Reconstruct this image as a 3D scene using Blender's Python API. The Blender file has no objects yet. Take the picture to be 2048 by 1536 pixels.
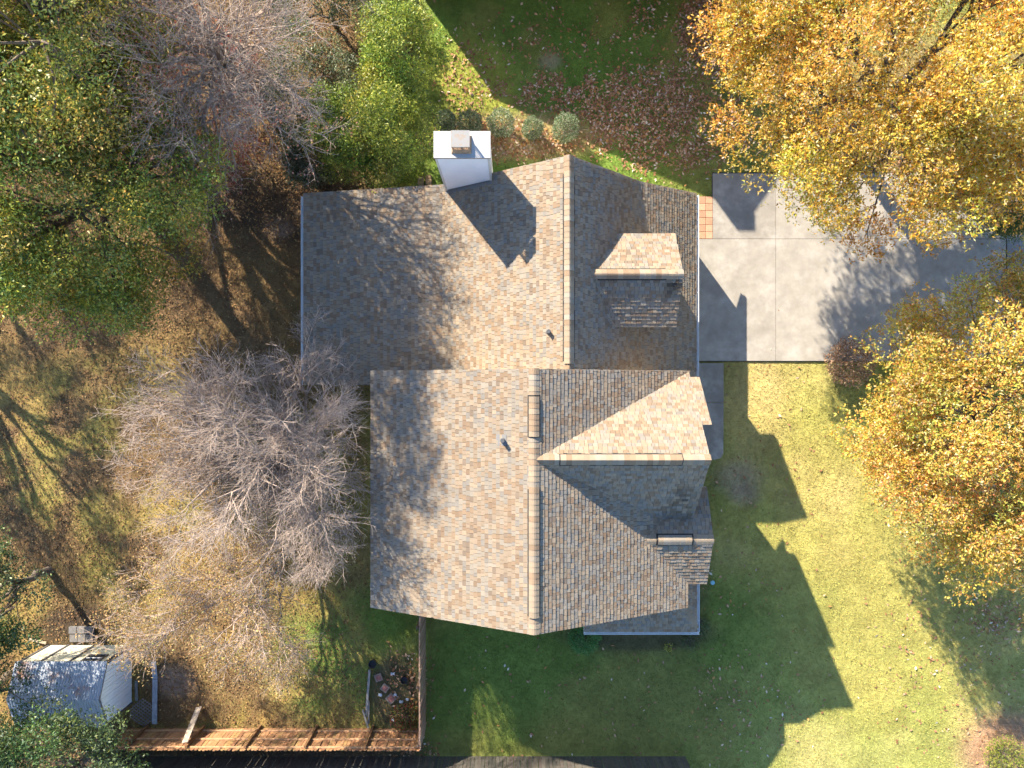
import bpy, math, random
import numpy as np
from mathutils import Vector, Matrix

# ------------------------------------------------------------------ camera, sky, sun, exposure
scene = bpy.context.scene
COL = scene.collection
H = 30.0            # drone height
F = 1470.0          # focal length in photograph pixels (2048 wide)
cam_d = bpy.data.cameras.new('camera')
cam_d.sensor_width = 36.0
cam_d.lens = 36.0 * F / 2048.0
cam_d.clip_start = 0.5
cam_d.clip_end = 3000
cam = bpy.data.objects.new('camera', cam_d)
cam.location = (0, 0, H)
cam.rotation_euler = (0, 0, 0)
COL.objects.link(cam)
scene.camera = cam

SUN_AZ = (0.588, -0.809)        # direction in which shadows fall
SUN_TAN = 0.575
SUN_EL = math.atan(SUN_TAN)
world = bpy.data.worlds.new('World')
scene.world = world
world.use_nodes = True
wn = world.node_tree.nodes
wl = world.node_tree.links
bg = wn.get('Background') or wn.new('ShaderNodeBackground')
sky = wn.new('ShaderNodeTexSky')
sky.sky_type = 'NISHITA'
sky.sun_disc = False
sky.sun_elevation = SUN_EL
sky.sun_rotation = math.atan2(-SUN_AZ[0], -SUN_AZ[1])
sky.air_density = 1.0
sky.dust_density = 0.4
sky.ozone_density = 4.5
wl.new(sky.outputs[0], bg.inputs[0])
bg.inputs[1].default_value = 0.13

sun_d = bpy.data.lights.new('sun', 'SUN')
sun_d.energy = 5.0
sun_d.angle = math.radians(0.55)
sun_d.color = (1.0, 0.905, 0.755)
sun = bpy.data.objects.new('sun', sun_d)
dvec = Vector((SUN_AZ[0] * math.cos(SUN_EL), SUN_AZ[1] * math.cos(SUN_EL), -math.sin(SUN_EL)))
sun.rotation_euler = dvec.to_track_quat('-Z', 'Y').to_euler()
sun.location = (-30, 40, 40)
COL.objects.link(sun)

scene.view_settings.view_transform = 'Standard'
scene.view_settings.look = 'None'
scene.view_settings.exposure = 1.5
scene.view_settings.gamma = 1.0
scene.view_settings.use_curve_mapping = False
scene.cycles.max_bounces = 4
scene.cycles.diffuse_bounces = 2
scene.cycles.transmission_bounces = 2
scene.cycles.use_adaptive_sampling = True
scene.cycles.adaptive_threshold = 0.03
scene.cycles.caustics_reflective = False
scene.cycles.caustics_refractive = False

R = np.random.default_rng(7)
random.seed(7)


def G(px, py, h=0.0):
    """a point of the place: photograph pixel at a known height"""
    s = (H - h) / F
    return ((px - 1024) * s, (768 - py) * s)


# ------------------------------------------------------------------ materials
MATS = {}


def mat(name, col=(0.5, 0.5, 0.5), rough=0.8, attr=False, noise=0.0, nscale=5.0, bump=0.0, bscale=30.0,
        translucent=0.0, spec=0.3, metallic=0.0, wave=None, rust=None, mottle=None):
    m = bpy.data.materials.new(name)
    m.use_nodes = True
    nt = m.node_tree
    n, l = nt.nodes, nt.links
    bsdf = n['Principled BSDF']
    bsdf.inputs['Roughness'].default_value = rough
    bsdf.inputs['Metallic'].default_value = metallic
    bsdf.inputs['Specular IOR Level'].default_value = spec
    tc = n.new('ShaderNodeTexCoord')
    geo = n.new('ShaderNodeNewGeometry')
    if attr:
        a = n.new('ShaderNodeAttribute')
        a.attribute_name = 'col'
        out = a.outputs['Color']
    else:
        rgb = n.new('ShaderNodeRGB')
        rgb.outputs[0].default_value = (*col, 1)
        out = rgb.outputs[0]
    if mottle:
        nz = n.new('ShaderNodeTexNoise')
        nz.inputs['Scale'].default_value = mottle[1]
        nz.inputs['Detail'].default_value = 8
        nz.inputs['Roughness'].default_value = 0.65
        l.new(geo.outputs['Position'], nz.inputs['Vector'])
        rp = n.new('ShaderNodeValToRGB')
        rp.color_ramp.elements[0].position = mottle[2]
        rp.color_ramp.elements[1].position = mottle[3]
        l.new(nz.outputs[0], rp.inputs[0])
        mx = n.new('ShaderNodeMix')
        mx.data_type = 'RGBA'
        l.new(rp.outputs[0], mx.inputs[0])
        l.new(out, mx.inputs[6])
        mx.inputs[7].default_value = (*mottle[0], 1)
        out = mx.outputs[2]
    if noise:
        nz = n.new('ShaderNodeTexNoise')
        nz.inputs['Scale'].default_value = nscale
        nz.inputs['Detail'].default_value = 6
        nz.inputs['Roughness'].default_value = 0.7
        l.new(geo.outputs['Position'], nz.inputs['Vector'])
        mr = n.new('ShaderNodeMapRange')
        mr.inputs[1].default_value = 0.25
        mr.inputs[2].default_value = 0.75
        mr.inputs[3].default_value = 1 - noise
        mr.inputs[4].default_value = 1 + noise
        l.new(nz.outputs[0], mr.inputs[0])
        mx = n.new('ShaderNodeVectorMath')
        mx.operation = 'SCALE'
        l.new(out, mx.inputs[0])
        l.new(mr.outputs[0], mx.inputs['Scale'])
        out = mx.outputs[0]
    l.new(out, bsdf.inputs['Base Color'])
    if bump:
        nb = n.new('ShaderNodeTexNoise')
        nb.inputs['Scale'].default_value = bscale
        nb.inputs['Detail'].default_value = 5
        l.new(geo.outputs['Position'], nb.inputs['Vector'])
        bp = n.new('ShaderNodeBump')
        bp.inputs['Strength'].default_value = bump
        bp.inputs['Distance'].default_value = 0.03
        l.new(nb.outputs[0], bp.inputs['Height'])
        l.new(bp.outputs[0], bsdf.inputs['Normal'])
    if wave:
        w = n.new('ShaderNodeTexWave')
        w.wave_type = 'BANDS'
        w.bands_direction = wave[0]
        w.wave_profile = 'SAW'
        w.inputs['Scale'].default_value = wave[1]
        l.new(geo.outputs['Position'], w.inputs['Vector'])
        bp = n.new('ShaderNodeBump')
        bp.inputs['Strength'].default_value = 0.5
        bp.inputs['Distance'].default_value = 0.02
        l.new(w.outputs[0], bp.inputs['Height'])
        l.new(bp.outputs[0], bsdf.inputs['Normal'])
    if translucent:
        tr = n.new('ShaderNodeBsdfTranslucent')
        l.new(out, tr.inputs[0])
        ms = n.new('ShaderNodeMixShader')
        ms.inputs[0].default_value = translucent
        l.new(bsdf.outputs[0], ms.inputs[1])
        l.new(tr.outputs[0], ms.inputs[2])
        l.new(ms.outputs[0], n['Material Output'].inputs[0])
    MATS[name] = m
    return m


mat('shingle', attr=True, rough=0.92, noise=0.10, nscale=3.0, bump=0.25, bscale=120, spec=0.15)
mat('ground', attr=True, rough=1.0, noise=0.30, nscale=5.0, bump=0.7, bscale=25, spec=0.05)
mat('grass', attr=True, rough=0.9, spec=0.1)
mat('leaf', attr=True, rough=0.55, translucent=0.42, spec=0.4)
mat('leaf_gloss', attr=True, rough=0.45, translucent=0.3, spec=0.45)
mat('dead_leaf', attr=True, rough=0.85, spec=0.2)
mat('bark', (0.17, 0.13, 0.10), rough=0.95, noise=0.45, nscale=9, bump=0.8, bscale=30)
mat('twig', (0.415, 0.318, 0.252), rough=0.9, noise=0.35, nscale=2.5)
mat('twig_dark', (0.20, 0.16, 0.13), rough=0.9, noise=0.35, nscale=3)
mat('siding', (0.62, 0.56, 0.45), rough=0.7, noise=0.05, wave=('Z', 1.1))
mat('trim', (0.62, 0.57, 0.49), rough=0.6, noise=0.08, nscale=4)
mat('felt', (0.07, 0.062, 0.055), rough=0.95)
mat('white_paint', (0.84, 0.82, 0.82), rough=0.55, noise=0.05, nscale=3)
mat('chimney_top', (0.47, 0.445, 0.415), rough=0.5, noise=0.08, nscale=7, mottle=((0.46, 0.37, 0.28), 6.0, 0.6, 0.8))
mat('gutter', (0.78, 0.78, 0.76), rough=0.4, noise=0.08, nscale=6)
mat('vent_dark', (0.035, 0.032, 0.03), rough=0.8)
mat('rust_metal', (0.36, 0.24, 0.15), rough=0.6, noise=0.4, nscale=9, metallic=0.3)
mat('lid_metal', (0.30, 0.285, 0.26), rough=0.55, mottle=((0.36, 0.21, 0.09), 5.0, 0.5, 0.75))
mat('pipe', (0.10, 0.10, 0.10), rough=0.6)
mat('flashing', (0.19, 0.185, 0.18), rough=0.6)
mat('concrete', attr=True, rough=0.9, noise=0.20, nscale=1.7, bump=0.2, bscale=60, mottle=((0.43, 0.39, 0.335), 1.1, 0.46, 0.72))
mat('joint', (0.09, 0.08, 0.065), rough=1.0, noise=0.3)
mat('paver', attr=True, rough=0.9, noise=0.15, nscale=6, bump=0.2)
mat('block', (0.17, 0.16, 0.155), rough=0.95, noise=0.3, nscale=8, bump=0.3)
mat('fence_wood', attr=True, rough=0.85, noise=0.30, nscale=7, bump=0.3, bscale=40)
mat('shed_metal', (0.36, 0.395, 0.45), rough=0.8, metallic=0.1, mottle=((0.30, 0.16, 0.10), 1.1, 0.54, 0.68), noise=0.12, nscale=4)
mat('shed_cream', (0.62, 0.57, 0.43), rough=0.7, noise=0.12, nscale=4)
mat('shed_white', (0.80, 0.85, 0.86), rough=0.5, noise=0.06, nscale=3)
mat('shed_trim', (0.10, 0.095, 0.10), rough=0.7)
mat('glass', (0.03, 0.035, 0.04), rough=0.1, spec=0.6)
mat('black_plastic', (0.02, 0.02, 0.022), rough=0.5)
mat('stone_red', (0.34, 0.15, 0.12), rough=0.9, noise=0.3, nscale=8, bump=0.3)
mat('stone_edge', (0.27, 0.22, 0.17), rough=0.9, noise=0.3, nscale=8)
mat('litter_white', (0.62, 0.68, 0.74), rough=0.5)
mat('blue_plastic', (0.30, 0.55, 0.62), rough=0.5)
mat('apron', (0.24, 0.23, 0.22), rough=0.95, noise=0.25, nscale=6)
mat('asphalt', (0.075, 0.078, 0.085), rough=0.95, noise=0.25, nscale=20)
mat('brick', (0.30, 0.14, 0.10), rough=0.9, noise=0.2)


# ------------------------------------------------------------------ object helpers
def mk(name, me, material, parent=None, base=None):
    o = bpy.data.objects.new(name, me)
    if material:
        if not me.materials:
            me.materials.append(MATS[material])
    COL.objects.link(o)
    if parent is not None:
        o.parent = parent
    return o


def base_of(o):
    return Vector(o['_b']) if o is not None and '_b' in o else Vector((0, 0, 0))


def thing(name, label, cat, loc=(0, 0, 0), group=None, kind=None):
    o = bpy.data.objects.new(name, None)
    o.empty_display_size = 0.2
    COL.objects.link(o)
    o.location = loc
    BASE[o.name] = Vector(loc)
    tag(o, label, cat, group, kind)
    return o


BASE = {}


def tag(o, label=None, cat=None, group=None, kind=None):
    if label:
        o['label'] = label
    if cat:
        o['category'] = cat
    if group:
        o['group'] = group
    if kind:
        o['kind'] = kind
    return o


def rel(parent):
    """world offset of a parent (parents are only translated)"""
    v = Vector((0, 0, 0))
    while parent is not None:
        v = v + parent.location
        parent = parent.parent
    return v


def raw_mesh(name, V, faces, cols=None):
    me = bpy.data.meshes.new(name)
    me.from_pydata([tuple(map(float, v)) for v in V], [], faces)
    if cols is not None:
        a = me.attributes.new('col', 'FLOAT_COLOR', 'FACE')
        arr = np.ones((len(me.polygons), 4), dtype=np.float32)
        c = np.asarray(cols, dtype=np.float32)
        arr[:, :3] = c
        a.data.foreach_set('color', arr.ravel())
    me.update()
    return me


def np_mesh(name, V, Fc, cols=None, smooth=False):
    """fast mesh from arrays: V (n,3), Fc (m,k)"""
    V = np.ascontiguousarray(V, dtype=np.float32)
    Fc = np.ascontiguousarray(Fc, dtype=np.int32)
    me = bpy.data.meshes.new(name)
    m, k = Fc.shape
    me.vertices.add(len(V))
    me.vertices.foreach_set('co', V.ravel())
    me.loops.add(m * k)
    me.loops.foreach_set('vertex_index', Fc.ravel())
    me.polygons.add(m)
    me.polygons.foreach_set('loop_start', np.arange(0, m * k, k, dtype=np.int32))
    try:
        me.polygons.foreach_set('loop_total', np.full(m, k, dtype=np.int32))
    except Exception:
        pass
    me.update(calc_edges=True)
    if cols is not None:
        a = me.attributes.new('col', 'FLOAT_COLOR', 'FACE')
        arr = np.ones((m, 4), dtype=np.float32)
        arr[:, :3] = cols
        a.data.foreach_set('color', arr.ravel())
    if smooth:
        me.polygons.foreach_set('use_smooth', np.ones(m, dtype=bool))
    return me


class MB:
    def __init__(s):
        s.v, s.f, s.c = [], [], []

    def poly(s, pts, col=None):
        i = len(s.v)
        s.v += [tuple(p) for p in pts]
        s.f.append(list(range(i, i + len(pts))))
        s.c.append(col)

    def box(s, x0, x1, y0, y1, z0, z1, col=None):
        i = len(s.v)
        s.v += [(x0, y0, z0), (x1, y0, z0), (x1, y1, z0), (x0, y1, z0), (x0, y0, z1), (x1, y0, z1), (x1, y1, z1), (x0, y1, z1)]
        for q in ((3, 2, 1, 0), (4, 5, 6, 7), (0, 1, 5, 4), (1, 2, 6, 5), (2, 3, 7, 6), (3, 0, 4, 7)):
            s.f.append([i + k for k in q])
            s.c.append(col)

    def prism(s, top, bottom, col=None):
        """closed solid between two matching loops"""
        n = len(top)
        i = len(s.v)
        s.v += [tuple(p) for p in top] + [tuple(p) for p in bottom]
        s.f.append([i + k for k in range(n)])
        s.f.append([i + n + k for k in reversed(range(n))])
        s.c += [col, col]
        for k in range(n):
            k2 = (k + 1) % n
            s.f.append([i + k, i + n + k, i + n + k2, i + k2])
            s.c.append(col)

    def cyl(s, c, r, z0, z1, n=14, col=None, r2=None, axis='z'):
        r2 = r if r2 is None else r2
        lo, hi = [], []
        for k in range(n):
            a = 2 * math.pi * k / n
            lo.append((c[0] + r * math.cos(a), c[1] + r * math.sin(a), z0))
            hi.append((c[0] + r2 * math.cos(a), c[1] + r2 * math.sin(a), z1))
        s.prism(hi, lo, col)

    def build(s, name, material, parent=None, offset=None):
        off = rel(parent) if parent is not None else Vector((0, 0, 0))
        if offset is not None:
            off = Vector(offset)
        V = [(p[0] - off[0], p[1] - off[1], p[2] - off[2]) for p in s.v]
        cols = None
        if any(c is not None for c in s.c):
            cols = [c if c is not None else (0.5, 0.5, 0.5) for c in s.c]
        me = raw_mesh(name, V, s.f, cols)
        return mk(name, me, material, parent)


def part_np(name, V, Fc, cols, material, parent, smooth=False):
    off = np.array(rel(parent)) if parent is not None else np.zeros(3)
    me = np_mesh(name, np.asarray(V) - off, Fc, cols, smooth)
    return mk(name, me, material, parent)


# ------------------------------------------------------------------ noise
_perm = np.random.default_rng(3).random((256, 256))


def vnoise(x, y, s, seed=0):
    x = np.asarray(x) / s + 37.7 * seed + 500
    y = np.asarray(y) / s + 91.3 * seed + 500
    xi, yi = np.floor(x).astype(int), np.floor(y).astype(int)
    fx, fy = x - xi, y - yi
    fx, fy = fx * fx * (3 - 2 * fx), fy * fy * (3 - 2 * fy)
    g = lambda a, b: _perm[a % 256, b % 256]
    return (g(xi, yi) * (1 - fx) + g(xi + 1, yi) * fx) * (1 - fy) + (g(xi, yi + 1) * (1 - fx) + g(xi + 1, yi + 1) * fx) * fy


def fbm(x, y, s, seed=0, o=4):
    t, a, w = 0, 1.0, 0
    x, y = np.asarray(x, float), np.asarray(y, float)
    for k in range(o):
        ca, sa = math.cos(0.6 + 1.3 * (k + seed)), math.sin(0.6 + 1.3 * (k + seed))
        t = t + a * vnoise(x * ca - y * sa, x * sa + y * ca, s / 2 ** k, seed + k)
        w += a
        a *= 0.55
    return t / w


def sst(a, b, x):
    t = np.clip((x - a) / (b - a), 0, 1)
    return t * t * (3 - 2 * t)


# ------------------------------------------------------------------ ground
def ell(x, y, cx, cy, rx, ry, soft=0.35):
    d = np.sqrt(((x - cx) / rx) ** 2 + ((y - cy) / ry) ** 2)
    return 1 - sst(1 - soft, 1 + soft, d)


def ground_col(x, y):
    x = np.asarray(x, dtype=float)
    y = np.asarray(y, dtype=float)
    n1, n2, n3, n4 = fbm(x, y, 5, 1), fbm(x, y, 1.6, 9), fbm(x, y, 0.5, 21, 3), fbm(x, y, 9, 33)
    green = np.array([0.105, 0.145, 0.030])
    lush = np.array([0.070, 0.130, 0.022])
    straw = np.array([0.312, 0.254, 0.078])
    pale = np.array([0.42, 0.325, 0.145])
    brown = np.array([0.130, 0.082, 0.045])
    soil = np.array([0.062, 0.046, 0.034])
    gold = np.array([0.315, 0.190, 0.070])

    def mx(c, d, w):
        return c * (1 - w[..., None]) + np.broadcast_to(d, c.shape) * w[..., None]
    c = np.broadcast_to(green, x.shape + (3,)).copy()
    # front lawn on the right: dry winter lawn
    right = sst(7.0, 10.0, x) * (1 - sst(0.5, 2.0, y))
    c = mx(c, straw, np.clip(0.25 + 0.6 * (n1 - 0.35) * 2, 0, 0.75))
    c = mx(c, straw * 1.15, right * 0.62)
    c = mx(c, pale, right * sst(0.45, 0.7, n1) * 0.6)
    c = mx(c, green * 1.5, right * sst(0.38, 0.66, n4) * 0.5)
    # shaded lawn below the house stays green
    low = (1 - sst(-6.5, -8.5, -(-y))) if False else sst(7.0, 9.0, -y) * sst(-4.2, -3.0, x) * (1 - sst(8.0, 12.0, x))
    c = mx(c, green * 1.08, low * 0.8)
    c = mx(c, straw * 0.72, low * sst(0.42, 0.66, n1) * 0.5)
    # lawn at the top
    top = sst(7.2, 8.0, y) * sst(-4.5, -3, x) * (1 - sst(9, 12, x))
    c = mx(c, lush * 1.35, top * 0.75)
    c = mx(c, straw * 0.8, top * sst(0.52, 0.7, n2) * 0.35)
    c = mx(c, np.array([0.27, 0.27, 0.05]), ell(x, y, -1.6, 12.0, 1.6, 2.2, 0.4) * 0.7)  # pool of sun on the lawn, painted in as a brighter yellow-green
    c = mx(c, straw * 0.75, top * sst(5.0, 8.0, x) * 0.5)
    # back yard on the left: leaf litter, worn grass
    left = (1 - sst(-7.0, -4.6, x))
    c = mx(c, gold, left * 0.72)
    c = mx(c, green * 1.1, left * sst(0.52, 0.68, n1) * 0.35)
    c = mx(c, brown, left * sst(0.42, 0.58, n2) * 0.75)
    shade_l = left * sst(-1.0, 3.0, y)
    c = mx(c, brown, shade_l * 0.72)  # browner tone painted in for the tree shade on the upper yard
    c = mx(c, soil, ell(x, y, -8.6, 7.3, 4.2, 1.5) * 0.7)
    c = mx(c, brown, ell(x, y, -18, -4, 5, 4) * sst(0.4, 0.6, n2) * 0.7)
    # greener back garden near the fence
    c = mx(c, green * 1.25, ell(x, y, -6.8, -11.2, 3.0, 2.8) * (0.35 + 0.5 * sst(0.35, 0.6, n2)))
    c = mx(c, lush, ell(x, y, -4.9, -9.3, 1.2, 1.6) * 0.6)
    # bare garden bed by the fence, beds beside house and shed
    c = mx(c, soil * 1.15, ell(x, y, -4.7, -12.6, 1.2, 1.6, 0.3) * 0.8)
    c = mx(c, soil, ell(x, y, 5.1, -10.2, 3.0, 0.75, 0.3) * 0.75)
    c = mx(c, soil * 1.1, ell(x, y, 7.6, -6.7, 0.55, 3.0, 0.4) * 0.45)
    c = mx(c, soil * 0.8, ell(x, y, -17.6, -10.0, 2.0, 1.0, 0.3) * 0.9)
    c = mx(c, brown * 0.9, ell(x, y, -13.2, -12.2, 2.2, 1.7) * 0.7)
    c = mx(c, soil, sst(14.2, 14.7, -y) * (1 - sst(15.6, 16.2, -y)) * (1 - sst(-4.2, -3, x)) * 0.85)
    c = mx(c, np.array([0.30, 0.17, 0.11]), ell(x, y, 20.5, -15.0, 2.2, 1.6, 0.3) * 0.85)
    # pale bare spots
    for px, py, r in ((1100, 122, 0.45), (1475, 955, 0.9), (1490, 990, 0.6), (560, 455, 0.5), (345, 1365, 0.8)):
        gx, gy = G(px, py)
        c = mx(c, np.array([0.30, 0.22, 0.17]), ell(x, y, gx, gy, r, r * 0.7, 0.6) * 0.55)
    # path of dry litter under the golden oaks and round shrubs
    c = mx(c, np.array([0.33, 0.23, 0.11]), ell(x, y, 0.2, 10.1, 3.6, 0.95, 0.35) * 0.8)
    c = mx(c, np.array([0.27, 0.16, 0.085]), ell(x, y, 18.5, 9.5, 7, 4.5, 0.3) * 0.6)
    k = 0.74 + 0.5 * n3
    return np.clip(c * k[..., None] * 1.30, 0.01, 0.9)


def build_ground():
    far = np.array([-500, -250, -130, -80, -50, -36, -29])
    xs = np.concatenate([far, np.arange(-25, 25.01, 0.2), -far[::-1]])
    ys = np.concatenate([far, np.arange(-20, 20.01, 0.2), -far[::-1]])
    X, Y = np.meshgrid(xs, ys)
    Z = (fbm(X, Y, 2.2, 5) - 0.5) * 0.07
    Z = np.where((np.abs(X) < 26) & (np.abs(Y) < 21), Z, 0.0) - 0.04
    # flat where the paving and walls stand
    V = np.stack([X, Y, Z], -1).reshape(-1, 3)
    ny, nx = X.shape
    i = (np.arange(ny - 1)[:, None] * nx + np.arange(nx - 1)[None]).ravel()
    Fc = np.stack([i, i + 1, i + nx + 1, i + nx], 1)
    me = np_mesh('ground', V, Fc, None, True)
    a = me.attributes.new('col', 'FLOAT_COLOR', 'POINT')
    arr = np.ones((len(V), 4), dtype=np.float32)
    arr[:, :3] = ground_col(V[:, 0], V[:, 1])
    a.data.foreach_set('color', arr.ravel())
    o = mk('ground', me, 'ground')
    o['kind'] = 'structure'
    return o


build_ground()


# ------------------------------------------------------------------ paving
def poly_slab(parent, name, pts, z0, z1, material, col=None, inset=0.0):
    m = MB()
    m.prism([(x, y, z1) for x, y in pts], [(x, y, z0) for x, y in pts], col)
    return m.build(name, material, parent)


def rect_px(x0, x1, y0, y1, g=0.007):
    a, b = G(x0, y1), G(x1, y0)
    return [(a[0] + g, a[1] + g), (b[0] - g, a[1] + g), (b[0] - g, b[1] - g), (a[0] + g, b[1] - g)]


def paving():
    d = thing('driveway', None, None, (*G(1600, 560), 0), kind='structure')
    d['label'] = 'pale concrete driveway of large slabs leading to the garage'
    bed = [G(1393, 725), G(2012, 725), G(2012, 380), G(1880, 345), G(1424, 345)]
    m = MB()
    a = [(G(1392, 723)), (G(2013, 723)), (G(2013, 470)), (G(1900, 400)), (G(1900, 345)), (G(1424, 345)), (G(1424, 470)), (G(1392, 470))]
    m.prism([(x, y, 0.0) for x, y in a], [(x, y, -0.12) for x, y in a])
    m.build('bed', 'joint', d)
    tone = lambda k: tuple(np.array([0.335, 0.300, 0.250]) * k)
    poly_slab(d, 'slab', rect_px(1393, 1551, 478, 722), -0.1, 0.035, 'concrete', tone(1.0))
    poly_slab(d, 'slab', rect_px(1551, 1781, 478, 722), -0.1, 0.037, 'concrete', tone(1.05))
    poly_slab(d, 'slab', rect_px(1781, 2011, 478, 722), -0.1, 0.033, 'concrete', tone(0.98))
    poly_slab(d, 'slab', rect_px(1425, 1551, 347, 478), -0.1, 0.036, 'concrete', tone(0.86))
    poly_slab(d, 'slab', rect_px(1551, 1781, 347, 478), -0.1, 0.033, 'concrete', tone(1.02))
    g = 0.012
    p = [G(1781, 478), G(2011, 478), G(1890, 405), G(1850, 347), G(1781, 347)]
    poly_slab(d, 'slab', [(p[0][0] + g, p[0][1] + g), (p[1][0] - g, p[1][1] + g), p[2], p[3], (p[4][0] + g, p[4][1])], -0.1, 0.036, 'concrete', tone(1.0))
    r = MB()
    a = [G(2014, 722), G(2500, 740), G(2500, 440), G(2014, 470)]
    r.prism([(x, y, 0.02) for x, y in a], [(x, y, -0.1) for x, y in a])
    o = r.build('road_apron', 'apron')
    o['kind'] = 'structure'
    # pavers
    s = thing('paver_strip', None, None, (*G(1410, 435), 0), kind='structure')
    cols = [(0.50, 0.27, 0.16), (0.46, 0.25, 0.15), (0.55, 0.31, 0.19), (0.42, 0.23, 0.14)]
    for i in range(2):
        for j in range(6):
            x0 = 1396.5 + i * 14.2
            y0 = 393 + j * 14.1
            c = cols[R.integers(4)]
            poly_slab(s, 'paver', rect_px(x0, x0 + 14.2, y0, y0 + 14.1, 0.008), -0.05, 0.03 + 0.004 * R.random(), 'paver', c)
    # garden walk in front of the porch
    w = thing('front_walk', None, None, (*G(1420, 820), 0), kind='structure')
    poly_slab(w, 'slab', rect_px(1380, 1447, 726, 805), -0.1, 0.035, 'concrete', tone(0.80))
    a, b = G(1380, 919), G(1447, 805)
    pts = [(a[0], a[1]), (b[0] - 0.35, a[1]), (b[0] - 0.12, a[1] + 0.06), (b[0] - 0.02, a[1] + 0.25), (b[0] - 0.01, b[1] - 0.012), (a[0], b[1] - 0.012)]
    poly_slab(w, 'slab', pts, -0.1, 0.033, 'concrete', tone(0.76))


paving()

# ------------------------------------------------------------------ house
PAL = np.array([[0.330, 0.258, 0.190], [0.290, 0.222, 0.165], [0.262, 0.178, 0.118], [0.262, 0.235, 0.208], [0.215, 0.205, 0.198],
                [0.190, 0.142, 0.112], [0.225, 0.148, 0.098], [0.300, 0.264, 0.226]])
PW = np.array([0.20, 0.19, 0.12, 0.17, 0.10, 0.06, 0.06, 0.10])
PW = PW / PW.sum()
PAL = 0.28 * (PAL * PW[:, None]).sum(0) + 0.72 * PAL
PAL = PAL * np.array([0.99, 0.965, 0.875])


def clip_poly(poly, clip):
    """Sutherland-Hodgman, both counter-clockwise 2-D, clip convex"""
    out = poly
    n = len(clip)
    for i in range(n):
        ax, ay = clip[i]
        bx, by = clip[(i + 1) % n]
        ex, ey = bx - ax, by - ay
        src, out = out, []
        if not src:
            return []
        for j in range(len(src)):
            p, q = src[j], src[(j + 1) % len(src)]
            sp = ex * (p[1] - ay) - ey * (p[0] - ax)
            sq = ex * (q[1] - ay) - ey * (q[0] - ax)
            if sp >= 0:
                out.append(p)
            if (sp >= 0) != (sq >= 0):
                t = sp / (sp - sq)
                out.append((p[0] + t * (q[0] - p[0]), p[1] + t * (q[1] - p[1])))
    return out


SHINGLES = []       # (size seen, top loop, bottom loop, colour)


def area2(p):
    return 0.5 * sum(p[i][0] * p[(i + 1) % len(p)][1] - p[(i + 1) % len(p)][0] * p[i][1] for i in range(len(p)))


def roof_plane(poly, stain=None):
    """lay courses of tabs on a convex roof plane given as 3-D corners"""
    P = [Vector(p) for p in poly]
    nrm = Vector((0, 0, 0))
    for i in range(1, len(P) - 1):
        nrm += (P[i] - P[0]).cross(P[i + 1] - P[0])
    nrm.normalize()
    if nrm.z < 0:
        nrm = -nrm
    u = Vector((0, 0, 1)).cross(nrm).normalized()
    v = nrm.cross(u)          # up the slope
    o = min(P, key=lambda p: p.dot(v))
    q = [((p - o).dot(u), (p - o).dot(v)) for p in P]
    if area2(q) < 0:
        q = q[::-1]
    us, vs = [a for a, b in q], [b for a, b in q]
    ex = 0.134
    k = 0
    vv = min(vs)
    while vv < max(vs) - 0.01:
        off = random.random() * 0.3
        x = min(us) - off
        prev = None
        while x < max(us):
            w = random.choice((0.11, 0.13, 0.15, 0.17, 0.19)) * random.uniform(0.93, 1.07)
            r = [(x + 0.005, vv), (x + w - 0.005, vv), (x + w - 0.005, vv + ex + 0.012), (x + 0.005, vv + ex + 0.012)]
            c = clip_poly(r, q)
            x += w
            if len(c) < 3 or abs(area2(c)) < 0.0015:
                continue
            th = random.choice((0.019, 0.025, 0.030))
            col = PAL[R.choice(len(PAL), p=PW)] * random.uniform(0.92, 1.06)
            top, bot = [], []
            for a, b in c:
                t = (b - vv) / (ex + 0.012)
                lift = th * (1 - t) + 0.004 * t
                w3 = o + u * a + v * b
                top.append(w3 + nrm * lift)
                bot.append(w3 - nrm * 0.003)
            cen = top[0]
            if stain is not None:
                d = stain(cen)
                col = col * (1 - d * random.uniform(0.4, 1.0))
            seen = abs(area2(c)) * abs(nrm.dot((Vector((0, 0, H)) - cen).normalized())) / (H - cen.z) ** 2
            SHINGLES.append((seen, top, bot, tuple(col)))
        vv += ex
        k += 1


def deck(m, poly, th=0.16):
    P = [Vector(p) for p in poly]
    m.prism([p - Vector((0, 0, 0.006)) for p in P], [p - Vector((0, 0, th)) for p in P])


# the roof's lines (metres)
A_Y1, A_YM = 7.11, 0.46
A_W, A_WB, A_R, A_EB, A_E = -7.77, -2.47, 1.78, 4.50, 6.87
A_ZE, A_ZWB, A_ZR, A_ZEB = 2.60, 3.80, 7.17, 4.22
B_W, B_R, B_E, B_Y1, B_Y0 = -4.80, 0.666, 5.97, 0.46, -7.60
B_ZE, B_ZR = 5.01, 7.75
B_S = (B_ZR - B_ZE) / (B_E - B_R)
C_Y, C_X, C_S = -2.30, 6.02, 1.02
D_Y, D_X, D_Z, D_S = -5.13, 6.63, 5.82, 0.50
E_Y, E_X, E_Z = 3.54, 5.51, 6.38
zb = lambda x: B_ZR - B_S * (x - B_R)

house = thing('house', 'large two storey house with brown and tan shingle roofs and cream walls', 'house', (0, 0, 0))


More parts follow.
